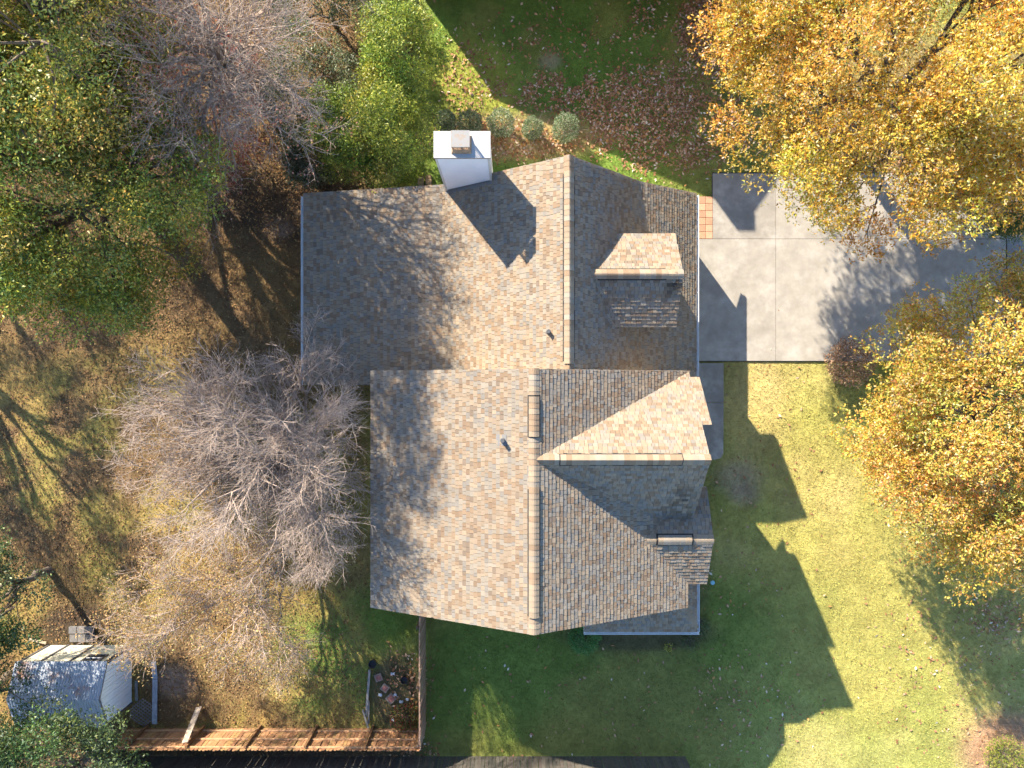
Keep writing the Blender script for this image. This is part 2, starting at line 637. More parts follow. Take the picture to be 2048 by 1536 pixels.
def house_build():
    decks = MB()
    felt = MB()
    planes = []

    def rp(poly, stain=None, dk=True):
        roof_plane(poly, stain)
        if dk:
            deck(decks, poly)
            felt.poly([Vector(p) - Vector((0, 0, 0.0025)) for p in poly])
    # A, the long upper block
    zA1 = lambda x: A_ZE + (A_ZWB - A_ZE) * (x - A_W) / (A_WB - A_W)
    rp([(A_W, -0.04, A_ZE), (B_W, -0.04, zA1(B_W)), (B_W, A_Y1, zA1(B_W)), (A_W, A_Y1, A_ZE)])
    rp([(B_W, A_YM - 0.3, zA1(B_W)), (A_WB, A_YM - 0.3, A_ZWB), (A_WB, A_Y1, A_ZWB), (B_W, A_Y1, zA1(B_W))])
    rp([(A_WB, A_YM - 0.3, A_ZWB), (A_R, A_YM - 0.3, A_ZR), (A_R, A_Y1, A_ZR), (A_WB, A_Y1, A_ZWB)])
    rp([(A_R, A_YM - 0.3, A_ZR), (A_EB, A_YM - 0.3, A_ZEB), (A_EB, A_Y1, A_ZEB), (A_R, A_Y1, A_ZR)])
    rp([(A_EB, A_YM - 0.3, A_ZEB), (A_E, A_YM - 0.3, A_ZE), (A_E, A_Y1, A_ZE), (A_EB, A_Y1, A_ZEB)])
    # B, the taller block
    rp([(B_W, B_Y0, B_ZE), (B_R, B_Y0, B_ZR), (B_R, B_Y1, B_ZR), (B_W, B_Y1, B_ZE)])
    # its east slope, cut where the cross gables sit on it
    e2 = 6.18
    zn = lambda y: B_ZR - C_S * abs(y - C_Y)
    valx = lambda y: B_R + C_S * abs(y - C_Y) / B_S
    rp([(B_R, B_Y1, B_ZR), (B_R, C_Y, B_ZR), (e2 - 0.06, B_Y1, zb(e2 - 0.06))])
    rp([(B_R, B_Y0, B_ZR), (B_E, B_Y0, zb(B_E)), (B_E, -4.75, zb(B_E)), (B_R, C_Y, B_ZR)])
    # C, the big cross gable
    yv = C_Y + (6.05 - B_R) * B_S / C_S
    rp([(B_R, C_Y, B_ZR), (C_X, C_Y, B_ZR), (C_X, C_Y + (C_X - B_R) * B_S / C_S, zb(C_X))])
    y1, y2 = -1.30, C_Y + (6.33 - B_R) * B_S / C_S
    rp([(C_X, y1, zn(y1)), (6.33, y1, zn(y1)), (6.33, 0.22, zn(0.22)), (C_X, 0.22, zn(0.22))])

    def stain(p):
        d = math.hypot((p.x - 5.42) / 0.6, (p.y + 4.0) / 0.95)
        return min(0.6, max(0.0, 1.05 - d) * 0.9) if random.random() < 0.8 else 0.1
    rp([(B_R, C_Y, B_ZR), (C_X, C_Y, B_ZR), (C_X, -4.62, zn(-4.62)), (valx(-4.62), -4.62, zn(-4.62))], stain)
    # D, the small gable
    dx = lambda d: B_R + (B_ZR - D_Z + D_S * d) / B_S
    rp([(dx(0), D_Y, D_Z), (D_X, D_Y, D_Z), (D_X, D_Y + 1.62, D_Z - D_S * 1.62), (dx(1.62), D_Y + 1.62, D_Z - D_S * 1.62)])
    rp([(dx(0), D_Y, D_Z), (D_X, D_Y, D_Z), (D_X, D_Y - 1.66, D_Z - D_S * 1.66), (min(dx(1.66), D_X - 0.02), D_Y - 1.66, D_Z - D_S * 1.66)])
    # E, the dormer
    sl = (A_ZR - A_ZEB) / (A_EB - A_R)
    xv = lambda z: A_R + (A_ZR - z) / sl
    n1, n2 = 1.53, 1.62
    ze, ze2 = 5.18, E_Z - 0.63 * 1.62
    rp([(xv(E_Z), E_Y, E_Z), (E_X, E_Y, E_Z), (E_X, E_Y + n1, ze), (xv(ze), E_Y + n1, ze)])

    def dark_patch(p):  # darkens tabs near the outer ridge end of this slope
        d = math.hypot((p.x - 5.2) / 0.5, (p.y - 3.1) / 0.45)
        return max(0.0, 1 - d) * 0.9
    rp([(xv(E_Z), E_Y, E_Z), (E_X, E_Y, E_Z), (E_X, E_Y - n2, ze2), (xv(ze2), E_Y - n2, ze2)], dark_patch)
    # F, the skirt roof round the lower right corner
    fx, fy, fz, fw = 6.86, -9.20, 2.70, 2.67
    kx, ky, kz = 5.75, -7.30, 3.55
    rp([(fw, fy, fz), (fx, fy, fz), (kx, ky, kz), (fw, ky, kz)])
    rp([(fx, fy, fz), (fx, -4.4, fz), (kx, -4.4, kz), (kx, ky, kz)])
    decks.build('roof_deck', 'trim', house)
    felt.build('roof_felt', 'felt', house)
    # ridge and hip caps, and the raised vents under some of them
    def ridge(p0, p1, s1, s2, vents, w=0.165, ex=0.17):
        """caps along p0->p1; s1/s2 the slopes to the left and right"""
        p0, p1 = Vector(p0), Vector(p1)
        d = (p1 - p0)
        L = d.length
        d.normalize()
        side = Vector((-d.y, d.x, 0)).normalized()
        for (a, b) in vents:
            m = MB()
            A0, B0 = p0 + d * a, p0 + d * b
            prof = [(-w - 0.03, -s2 * (w + 0.03) + 0.03), (-w + 0.02, -s2 * (w - 0.02) + 0.045), (0, 0.062), (w - 0.02, -s1 * (w - 0.02) + 0.045), (w + 0.03, -s1 * (w + 0.03) + 0.03), (0, -0.02)]
            m.prism([A0 + side * x + Vector((0, 0, z)) for x, z in prof], [B0 + side * x + Vector((0, 0, z)) for x, z in prof])
            m.build('ridge_vent', 'vent_dark', house)
        n = int(L / ex)
        st = L / n
        for i in range(n):
            a, b = i * st, (i + 1) * st
            mid = (a + b) / 2
            up = 0.02
            for va, vb in vents:
                if va - 0.01 < mid < vb + 0.01:
                    up = 0.07
            m = MB()
            Aa, Bb = p0 + d * (a + 0.003), p0 + d * (b + 0.02)
            t0, t1 = 0.016, 0.004
            ww = w if up < 0.05 else w - 0.005
            def prof(t):
                return [(-ww, -s2 * ww + up + t), (-ww * 0.35, -s2 * ww * 0.35 + up + t + 0.004), (0, up + t - 0.01), (ww * 0.35, -s1 * ww * 0.35 + up + t + 0.004), (ww, -s1 * ww + up + t)]
            q0 = [Aa + side * x + Vector((0, 0, z)) for x, z in prof(t0)]
            q1 = [Bb + side * x + Vector((0, 0, z)) for x, z in prof(t1)]
            c = tuple(PAL[[0, 1, 2, 7, 0, 2][R.integers(6)]] * random.uniform(0.9, 1.08))
            for k in range(4):
                m.prism([q0[k], q1[k], q1[k + 1], q0[k + 1]], [x - Vector((0, 0, 0.014)) for x in (q0[k], q1[k], q1[k + 1], q0[k + 1])], c)
            m.build('ridge_cap', 'shingle', house)
    sA1, sA2 = (A_ZR - A_ZWB) / (A_R - A_WB), sl
    yy = lambda py, z: (768 - py) * (H - z) / F
    xx = lambda px, z: (px - 1024) * (H - z) / F
    # runs go up the picture, so the left side is west
    ridge((A_R, A_YM, A_ZR), (A_R, A_Y1, A_ZR), sA1, sA2, [(0.25, A_Y1 - A_YM - 0.55)])
    y = lambda py: yy(py, B_ZR) - B_Y0
    ridge((B_R, B_Y0, B_ZR), (B_R, B_Y1, B_ZR), 0.5, B_S, [(y(1234), y(979)), (y(875), y(790))])
    x = lambda px: xx(px, B_ZR) - B_R
    ridge((B_R + 0.1, C_Y, B_ZR), (C_X, C_Y, B_ZR), C_S, C_S, [(x(1119) - 0.1, x(1367) - 0.1)])
    x0 = dx(0)
    ridge((x0 - 0.15, D_Y, D_Z), (D_X, D_Y, D_Z), D_S, D_S, [(0.5, 1.72)])
    x0 = xv(E_Z)
    ridge((x0, E_Y, E_Z), (E_X, E_Y, E_Z), 0.79, 0.63, [(0.25, 2.45)])
    ridge((fx - 0.05, fy + 0.08, fz + 0.03), (kx, ky, kz), 0.45, 0.45, [])
    # gutters
    for (a, b, z) in (((A_W - 0.05, -0.03), (A_W - 0.05, A_Y1 - 0.1), A_ZE - 0.03), ((A_E + 0.05, 0.3), (A_E + 0.05, A_Y1 - 0.05), A_ZE - 0.03),
                      ((fw, fy - 0.06), (fx + 0.11, fy - 0.06), fz - 0.03), ((fx + 0.06, fy + 0.0), (fx + 0.06, -6.0), fz - 0.034)):
        m = MB()
        hw = 0.055
        if abs(a[0] - b[0]) < 1e-6:
            lo, hi = sorted((a[1], b[1]))
            m.box(a[0] - hw, a[0] + hw, lo, hi, z - 0.09, z - 0.075)
            m.box(a[0] - hw, a[0] - hw + 0.018, lo, hi, z - 0.09, z + 0.01)
            m.box(a[0] + hw - 0.018, a[0] + hw, lo, hi, z - 0.09, z + 0.01)
            t = lo + 0.4
            while t < hi:
                m.box(a[0] - hw, a[0] + hw, t, t + 0.03, z - 0.012, z + 0.004)
                t += 0.9
        else:
            lo, hi = sorted((a[0], b[0]))
            m.box(lo, hi, a[1] - hw, a[1] + hw, z - 0.09, z - 0.075)
            m.box(lo, hi, a[1] - hw, a[1] - hw + 0.018, z - 0.09, z + 0.01)
            m.box(lo, hi, a[1] + hw - 0.018, a[1] + hw, z - 0.09, z + 0.01)
            t = lo + 0.4
            while t < hi:
                m.box(t, t + 0.03, a[1] - hw, a[1] + hw, z - 0.012, z + 0.004)
                t += 0.9
        m.build('gutter', 'gutter', house)
    # walls: each block a prism under its roof
    w = MB()
    dz = 0.2
    prof = [(A_W + 0.4, 0), (A_E - 0.4, 0), (A_E - 0.4, A_ZE + 0.1), (A_EB, A_ZEB - dz), (A_R, A_ZR - dz), (A_WB, A_ZWB - dz), (A_W + 0.4, A_ZE - 0.12)]
    w.prism([(x, 6.78, z) for x, z in prof], [(x, 0.21, z) for x, z in prof])
    prof = [(B_W + 0.35, 0), (B_E - 0.3, 0), (B_E - 0.3, zb(B_E - 0.3) - dz), (B_R, B_ZR - dz), (B_W + 0.35, B_ZE + 0.175 - dz)]
    w.prism([(x, 0.18, z) for x, z in prof], [(x, -7.2, z) for x, z in prof])
    prof = [(C_Y - 2.3, 4.0), (C_Y + 2.5, 4.0), (C_Y + 2.5, zn(C_Y + 2.5) - dz), (C_Y, B_ZR - dz), (C_Y - 2.3, zn(C_Y + 2.3) - dz)]
    w.prism([(1.4, y_, z) for y_, z in prof], [(5.66, y_, z) for y_, z in prof])
    prof = [(D_Y - 1.4, 3.2), (D_Y + 1.4, 3.2), (D_Y + 1.4, D_Z - D_S * 1.4 - dz), (D_Y, D_Z - dz), (D_Y - 1.4, D_Z - D_S * 1.4 - dz)]
    w.prism([(5.4, y_, z) for y_, z in prof], [(6.3, y_, z) for y_, z in prof])
    prof = [(E_Y - 1.3, 3.7), (E_Y + 1.2, 3.7), (E_Y + 1.2, E_Z - 0.79 * 1.2 - dz), (E_Y, E_Z - dz), (E_Y - 1.3, E_Z - 0.63 * 1.3 - dz)]
    w.prism([(3.2, y_, z) for y_, z in prof], [(5.2, y_, z) for y_, z in prof])
    w.box(3.0, 6.45, -8.8, -7.21, 0, 2.55)
    w.box(5.61, 6.45, -7.2, -4.5, 0, 2.55)
    w.build('wall', 'siding', house)
    # openings of the front, seen only from the side
    gd = MB()
    gd.box(6.46, 6.52, 1.0, 5.6, 0.0, 2.15)
    gd.build('garage_door', 'white_paint', house)
    for (x0, y0, z0) in ((5.2, E_Y, 4.75), (5.66, C_Y, 6.4)):
        f = MB()
        for (ya, yb, za, zc) in ((-0.5, 0.5, -0.55, -0.47), (-0.5, 0.5, 0.47, 0.55), (-0.5, -0.42, -0.47, 0.47), (0.42, 0.5, -0.47, 0.47)):
            f.box(x0 + 0.002, x0 + 0.05, y0 + ya, y0 + yb, z0 + za, z0 + zc)
        win = f.build('window', 'white_paint', house)
        g = MB()
        g.box(x0 + 0.002, x0 + 0.02, y0 - 0.42, y0 + 0.42, z0 - 0.47, z0 + 0.47)
        g.build('pane', 'glass', win)
    # vent pipes
    for (px, py, zr) in ((1097, 663, 6.62), (1005, 881, 7.26)):
        x_, y_ = xx(px, zr + 0.2), yy(py, zr + 0.2)
        m = MB()
        m.cyl((x_, y_), 0.062, zr - 0.1, zr + 0.34, 16)
        p = m.build('vent_pipe', 'pipe', house)
        m = MB()
        sl_ = sA1 if py < 738 else 0.5
        q = [(x_ + a, y_ + b, zr + sl_ * a + 0.03) for a, b in ((-0.2, -0.17), (0.12, -0.17), (0.12, 0.17), (-0.2, 0.17))]
        m.prism(q, [(a, b, c - 0.02) for a, b, c in q])
        m.build('flashing', 'flashing', p)
        m = MB()
        m.cyl((x_, y_), 0.095, zr - 0.06, zr + 0.16, 16, r2=0.068)
        m.build('boot', 'flashing', p)
    # chimney
    m = MB()
    m.box(-2.34, -0.68, 6.86, 7.61, 0.0, 7.72)
    ch = m.build('chimney', 'white_paint', house)
    m = MB()
    m.box(-2.37, -0.65, 6.83, 7.64, 7.72, 7.80)
    m.build('chimney_top', 'chimney_top', ch)
    m = MB()
    for a in (-2.345, -0.745):
        m.box(a, a + 0.07, 6.845, 6.86, 0.5, 7.72)
    m.build('corner_board', 'trim', ch)
    m = MB()
    m.box(-2.37, -0.65, 6.822, 6.828, 7.725, 7.765)
    m.build('rust_edge', 'rust_metal', ch)
    m = MB()
    zs = lambda x_: A_ZWB + (x_ - A_WB) * sA1
    q = [(-2.36, 6.852, zs(-2.36) - 0.02), (-0.66, 6.852, zs(-0.66) - 0.02), (-0.66, 6.852, zs(-0.66) + 0.12), (-2.36, 6.852, zs(-2.36) + 0.12)]
    m.prism(q, [(a, b - 0.006, c) for a, b, c in q])
    q = [(-2.36, 6.846, zs(-2.36) + 0.028), (-0.66, 6.846, zs(-0.66) + 0.028), (-0.66, 6.74, zs(-0.66) + 0.03), (-2.36, 6.74, zs(-2.36) + 0.03)]
    m.prism(q, [(a, b, c - 0.02) for a, b, c in q])
    m.build('step_flashing', 'flashing', ch)
    cx0, cx1, cy0, cy1 = -1.83, -1.22, 6.95, 7.50
    m = MB()
    b0 = [(cx0, cy0), (cx1, cy0), (cx1, cy1), (cx0, cy1)]
    b1 = [(cx0 + 0.07, cy0 + 0.07), (cx1 - 0.07, cy0 + 0.07), (cx1 - 0.07, cy1 - 0.07), (cx0 + 0.07, cy1 - 0.07)]
    m.prism([(a, b, 7.98) for a, b in b1], [(a, b, 7.801) for a, b in b0])
    m.build('cap_base', 'rust_metal', ch)
    m = MB()
    for a, b in b1:
        m.box(a - 0.018, a + 0.018, b - 0.018, b + 0.018, 7.98, 8.30)
    n = 7
    for k in range(1, n):
        xa = cx0 + 0.07 + (cx1 - cx0 - 0.14) * k / n
        m.box(xa - 0.006, xa + 0.006, cy0 + 0.064, cy0 + 0.072, 7.98, 8.30)
        m.box(xa - 0.006, xa + 0.006, cy1 - 0.072, cy1 - 0.064, 7.98, 8.30)
        ya = cy0 + 0.07 + (cy1 - cy0 - 0.14) * k / n
        m.box(cx0 + 0.064, cx0 + 0.072, ya - 0.006, ya + 0.006, 7.98, 8.30)
        m.box(cx1 - 0.072, cx1 - 0.064, ya - 0.006, ya + 0.006, 7.98, 8.30)
    m.build('cap_mesh', 'rust_metal', ch)
    m = MB()
    m.box(cx0 + 0.03, cx1 - 0.03, cy0 + 0.03, cy1 - 0.03, 8.30, 8.36)
    m.build('cap_lid', 'lid_metal', ch)
    # shingles: the 300 seen largest are parts, the rest one part
    SHINGLES.sort(key=lambda s: -s[0])
    for s in SHINGLES[:300]:
        m = MB()
        m.prism(s[1], s[2], s[3])
        m.build('shingle', 'shingle', house)
    m = MB()
    for s in SHINGLES[300:]:
        m.prism(s[1], s[2], s[3])
    o = m.build('shingles', 'shingle', house)
    o['kind'] = 'stuff'


house_build()


# ------------------------------------------------------------------ branches and leaves
def unit(a):
    return a / np.maximum(np.linalg.norm(a, axis=-1, keepdims=True), 1e-9)


def tubes(P, Rr, sides):
    """P (B,n,3), Rr (B,n) -> vertices and quads of many tapered tubes"""
    B, n, _ = P.shape
    T = np.empty_like(P)
    T[:, 1:-1] = P[:, 2:] - P[:, :-2]
    T[:, 0] = P[:, 1] - P[:, 0]
    T[:, -1] = P[:, -1] - P[:, -2]
    T = unit(T)
    ref = np.where(np.abs(T[..., 2:3]) < 0.9, np.array([0, 0, 1.0]), np.array([1.0, 0, 0]))
    U = unit(np.cross(T, ref))
    W = np.cross(T, U)
    ang = np.arange(sides) * 2 * np.pi / sides
    ring = U[:, :, None] * np.cos(ang)[None, None, :, None] + W[:, :, None] * np.sin(ang)[None, None, :, None]
    V = P[:, :, None] + ring * Rr[:, :, None, None]
    idx = np.arange(B * n * sides).reshape(B, n, sides)
    a = idx[:, :-1]
    b = idx[:, 1:]
    a2, b2 = np.roll(a, -1, 2), np.roll(b, -1, 2)
    Fc = np.stack([a, a2, b2, b], -1).reshape(-1, 4)
    return V.reshape(-1, 3), Fc


class Acc:
    def __init__(s):
        s.V, s.F, s.C, s.n = [], [], [], 0

    def add(s, V, Fc, C=None):
        s.V.append(V)
        s.F.append(Fc + s.n)
        if C is not None:
            s.C.append(C)
        s.n += len(V)

    def out(s, name, material, parent, smooth=False):
        C = np.concatenate(s.C) if s.C else None
        return part_np(name, np.concatenate(s.V), np.concatenate(s.F), C, material, parent, smooth)


def grow(rng, P0, D0, L, R0, n, jit, up, taper):
    B = len(P0)
    P = np.empty((B, n + 1, 3))
    P[:, 0] = P0
    d = unit(D0)
    for i in range(n):
        d = unit(d + jit * rng.normal(size=(B, 3)) + np.array([0, 0, up]))
        P[:, i + 1] = P[:, i] + d * (L / n)[:, None]
    t = np.linspace(0, 1, n + 1)
    Rr = R0[:, None] * (1 - (1 - taper) * t)[None]
    return P, Rr


def spawn(rng, P, Rr, L, k, t0, th0, th1, lr, rr):
    B, n, _ = P.shape
    t = rng.uniform(t0, 1.0, size=(B, k)) * (n - 1) * 0.999
    i = t.astype(int)
    f = (t - i)[..., None]
    bi = np.arange(B)[:, None]
    pos = P[bi, i] * (1 - f) + P[bi, i + 1] * f
    tan = unit(P[bi, i + 1] - P[bi, i])
    rd = rng.normal(size=(B, k, 3))
    perp = unit(rd - (rd * tan).sum(-1, keepdims=True) * tan)
    th = rng.uniform(th0, th1, size=(B, k, 1))
    D = np.cos(th) * tan + np.sin(th) * perp
    ll = L[:, None] * lr * (1.15 - 0.55 * t / (n - 1)) * rng.uniform(0.7, 1.25, size=(B, k))
    r = (Rr[bi, i] * rr)
    return pos.reshape(-1, 3), D.reshape(-1, 3), ll.reshape(-1), r.reshape(-1)


def leaf_quads(rng, O, D, L, W, cols, fold=0.2):
    """leaves from points O along unit D"""
    n = len(O)
    rd = rng.normal(size=(n, 3))
    S = unit(np.cross(D, rd))
    N = np.cross(D, S)
    mid = O + D * (L * 0.5)[:, None]
    tip = O + D * L[:, None] + N * (L * fold * 0.3)[:, None]
    a = mid + S * (W * 0.5)[:, None] + N * (W * fold)[:, None]
    b = mid - S * (W * 0.5)[:, None] + N * (W * fold)[:, None]
    V = np.stack([O, a, tip, b], 1).reshape(-1, 3)
    Fc = np.arange(n * 4).reshape(n, 4)
    return V, Fc, cols


def pick(rng, pal, w, n, var=0.18):
    pal = np.array(pal)
    w = np.array(w, float)
    c = pal[rng.choice(len(pal), size=n, p=w / w.sum())]
    return c * rng.uniform(1 - var, 1 + var, size=(n, 1))


def leafy_tree(name, label, base, crown_c, rad, zr, nclump, per, leaf, pal, palw, seed, mat_leaf='leaf', trunk_r=0.22,
               fork=2.2, clump_r=(0.7, 1.15), group=None, cat='tree', flat=0.55, drop=None, star=True, bark='bark', shell=0.55, nlimb=6, upb=0.15, patch=None):
    """trunk, limbs and a crown of many leaf clumps; rad (rx,ry), zr (zlow,zhigh)"""
    rng = np.random.default_rng(seed)
    t = thing(name, label, cat, (base[0], base[1], 0), group)
    base = np.array([base[0], base[1], -0.05])
    cc = np.array([crown_c[0], crown_c[1], (zr[0] + zr[1]) / 2])
    half = (zr[1] - zr[0]) / 2
    # clump centres: spread through a lumpy ellipsoid, most near its surface
    C = []
    tries = 0
    while len(C) < nclump and tries < nclump * 60:
        tries += 1
        d = unit(rng.normal(size=3))
        if d[2] < -0.55:
            continue
        rr = rng.uniform(shell, 1.0) ** 0.6
        lump = 0.80 + 0.34 * vnoise(d[0] * 2 + 5 + seed, d[1] * 2 + d[2] * 1.3, 0.55, seed)
        p = cc + d * np.array([rad[0], rad[1], half]) * rr * lump
        if drop is not None and drop(p):
            continue
        if all(np.sum((p - q) ** 2) > (clump_r[0] * 0.62) ** 2 for q in C):
            C.append(p)
    C = np.array(C)
    # trunk
    hub = np.array([base[0] * 0.75 + cc[0] * 0.25, base[1] * 0.75 + cc[1] * 0.25, fork])
    n = 7
    tt = np.linspace(0, 1, n)[:, None]
    P = base + (hub - base) * tt + np.concatenate([rng.normal(size=(n, 2)) * 0.04, np.zeros((n, 1))], 1) * (tt * (1 - tt) * 4)
    V, Fc = tubes(P[None], (trunk_r * (1.25 - 0.45 * tt[:, 0]))[None], 10)
    part_np('trunk', V, Fc, None, bark, t, True)
    # limbs towards sectors of clumps
    az = np.arctan2(C[:, 1] - hub[1], C[:, 0] - hub[0])
    sec = ((az + np.pi) / (2 * np.pi) * nlimb).astype(int) % nlimb
    acc = Acc()
    for s in range(nlimb):
        S = C[sec == s]
        if len(S) == 0:
            continue
        g = S.mean(0)
        q = hub + (g - hub) * 0.85
        u = np.linspace(0, 1, 9)[:, None]
        mid = (hub + q) / 2 + np.array([0, 0, 0.5 * upb * np.linalg.norm(q - hub)]) + rng.normal(size=3) * 0.25
        L = hub * (1 - u) ** 2 + 2 * mid * u * (1 - u) + q * u ** 2
        L[1:-1] += rng.normal(size=(7, 3)) * 0.07
        V, Fc = tubes(L[None], (trunk_r * (0.62 - 0.44 * u[:, 0]))[None], 7)
        part_np('limb', V, Fc, None, bark, t, True)
        # branches from the limb to each clump
        k = rng.integers(3, 9, size=len(S))
        st = L[k]
        u2 = np.linspace(0, 1, 6)[None, :, None]
        md = (st + S) / 2 + rng.normal(size=st.shape) * 0.2 + np.array([0, 0, 0.15])
        BP = st[:, None] * (1 - u2) ** 2 + 2 * md[:, None] * u2 * (1 - u2) + S[:, None] * u2 ** 2
        BR = trunk_r * (0.16 - 0.12 * u2[..., 0]) * np.ones((len(S), 1))
        acc.add(*tubes(BP, BR, 5))
        # twigs inside the clump
        Lb = np.full(len(S), clump_r[1] * 1.1)
        p0, d0, l0, r0 = spawn(rng, BP, BR, Lb, 5, 0.65, 0.3, 1.1, 0.9, 0.6)
        TP, TR = grow(rng, p0, d0, l0, r0, 3, 0.25, 0.05, 0.3)
        acc.add(*tubes(TP, TR, 3))
    o = acc.out('branches', bark, t)
    # leaves
    nl = nclump * per if len(C) == 0 else len(C) * per
    ci = np.repeat(np.arange(len(C)), per)
    cr = rng.uniform(clump_r[0], clump_r[1], size=len(C))
    m = 5 if star else 2
    nst = len(ci) // m
    ci = ci[:nst * m:m]
    d = unit(rng.normal(size=(nst, 3)))
    d[:, 2] = np.abs(d[:, 2]) * np.where(rng.random(nst) < 0.8, 1, -1)
    r = cr[ci] * rng.uniform(0.25, 1.0, nst) ** 0.5
    # uneven clump outline
    r = r * (0.7 + 0.6 * vnoise(d[:, 0] * 3 + ci * 1.7, d[:, 1] * 3 + d[:, 2] * 2, 0.8, seed + 3))
    O = C[ci] + d * r[:, None] * np.array([1, 1, flat])
    O = np.repeat(O, m, 0) + rng.normal(size=(nst * m, 3)) * 0.035
    D = rng.normal(size=(nst * m, 3)) * np.array([1, 1, 0.6]) + np.repeat(d, m, 0) * 0.45
    D = unit(D + np.array([0, 0, -0.08]))
    L = leaf[0] * rng.uniform(0.7, 1.25, size=nst * m)
    W = leaf[1] * rng.uniform(0.75, 1.2, size=nst * m)
    cols = pick(rng, pal, palw, nst * m)
    tint = rng.uniform(0.85, 1.12, size=(len(C), 3)) * rng.uniform(0.82, 1.12, size=(len(C), 1))
    cols = cols * np.repeat(tint[ci], m, 0)
    if patch is not None:
        cols = patch(O, cols, rng)
    V, Fc, cols = leaf_quads(rng, O, D, L, W, cols)
    part_np('crown', V, Fc, np.clip(cols, 0.01, 0.9), mat_leaf, t)
    return t


def bare_tree(name, label, base, crown_c, rad, zr, seed, ks=(9, 9, 9, 7), trunk_r=0.2, fork=2.0, lens=None, twig='twig', r_twig=0.007,
              leaves=None, lean=(0, 0), group=None, nl=None, up=0.05, forkpt=None, thin=1.0, spread=None):
    rng = np.random.default_rng(seed)
    t = thing(name, label, 'tree', (base[0], base[1], 0), group)
    b = np.array([base[0], base[1], -0.05])
    cc = np.array([crown_c[0], crown_c[1], (zr[0] + zr[1]) / 2])
    half = (zr[1] - zr[0]) / 2
    hub = np.array([b[0] + lean[0], b[1] + lean[1], fork])
    n = 7
    tt = np.linspace(0, 1, n)[:, None]
    P = b + (hub - b) * tt + np.concatenate([rng.normal(size=(n, 2)) * 0.05, np.zeros((n, 1))], 1) * (tt * (1 - tt) * 4)
    V, Fc = tubes(P[None], (trunk_r * (1.3 - 0.5 * tt[:, 0]))[None], 10)
    part_np('trunk', V, Fc, None, 'bark' if twig == 'twig_dark' else 'twig', t, True)
    # limbs aimed at points spread over the crown
    K = ks[0]
    az = (np.arange(K) + rng.uniform(-0.3, 0.3, K)) * 2.399963
    q = np.sqrt((np.arange(K) + 0.6) / K)
    tgt = cc + np.stack([np.cos(az) * rad[0] * q * 0.72, np.sin(az) * rad[1] * q * 0.72, half * (0.55 - 0.75 * q ** 2 + rng.uniform(-0.15, 0.15, K))], 1)
    u = np.linspace(0, 1, 10)[None, :, None]
    st = hub + rng.normal(size=(K, 3)) * np.array([0.06, 0.06, 0.25])
    md = (st + tgt) / 2 + np.array([0, 0, 0.25]) * np.linalg.norm(tgt - st, axis=1, keepdims=True) * 0.6 + rng.normal(size=(K, 3)) * 0.3
    LP = st[:, None] * (1 - u) ** 2 + 2 * md[:, None] * u * (1 - u) + tgt[:, None] * u ** 2
    LP[:, 1:-1] += rng.normal(size=(K, 8, 3)) * 0.09
    LR = trunk_r * (0.5 - 0.38 * u[..., 0]) * rng.uniform(0.7, 1.1, size=(K, 1))
    for i in range(K):
        V, Fc = tubes(LP[i:i + 1], LR[i:i + 1], 7)
        part_np('limb', V, Fc, None, twig, t, True)
    acc = Acc()
    Ln = np.linalg.norm(tgt - st, axis=1)
    sc = np.mean(rad) / 5.0
    lens = lens or (2.6, 1.25, 0.55)
    p0, d0, l0, r0 = spawn(rng, LP, LR, np.full(K, lens[0] * sc), ks[1], 0.25, 0.4, 1.05, 1.0, 0.55)
    d0 = unit(d0 + 0.5 * unit(p0 - cc) + np.array([0, 0, up]))
    P1, R1 = grow(rng, p0, d0, l0, np.maximum(r0, r_twig * 2.4), 7, 0.085, up, 0.35)
    acc.add(*tubes(P1, R1, 5))
    p0, d0, l0, r0 = spawn(rng, P1, R1, np.full(len(P1), lens[1] * sc), ks[2], 0.15, 0.45, 1.1, 1.0, 0.6)
    P2, R2 = grow(rng, p0, d0, l0, np.clip(r0, r_twig * 1.35, r_twig * 2.2), 5, 0.09, up, 0.45)
    acc.add(*tubes(P2, R2, 4))
    p0, d0, l0, r0 = spawn(rng, P2, R2, np.full(len(P2), lens[2] * sc), ks[3], 0.15, 0.5, 1.2, 1.0, 0.75)
    P3, R3 = grow(rng, p0, d0, l0, np.clip(r0, r_twig * 0.8, r_twig * 1.2), 3, 0.11, up, 0.5)
    acc.add(*tubes(P3, R3, 3))
    o = acc.out('twigs', twig, t)
    o['kind'] = 'stuff'
    if leaves:
        cnt, size, pal, pw, where = leaves
        tips = P3[:, -1]
        if where is not None:
            tips = tips[where(tips)]
        i = rng.integers(0, len(tips), size=cnt)
        O = tips[i] + rng.normal(size=(cnt, 3)) * 0.07
        D = unit(rng.normal(size=(cnt, 3)) + np.array([0, 0, -0.3]))
        V, Fc, C = leaf_quads(rng, O, D, size[0] * rng.uniform(0.7, 1.3, cnt), size[1] * rng.uniform(0.7, 1.3, cnt), pick(rng, pal, pw, cnt))
        part_np('leaves', V, Fc, np.clip(C, 0.01, 0.9), 'leaf', t)
    return t


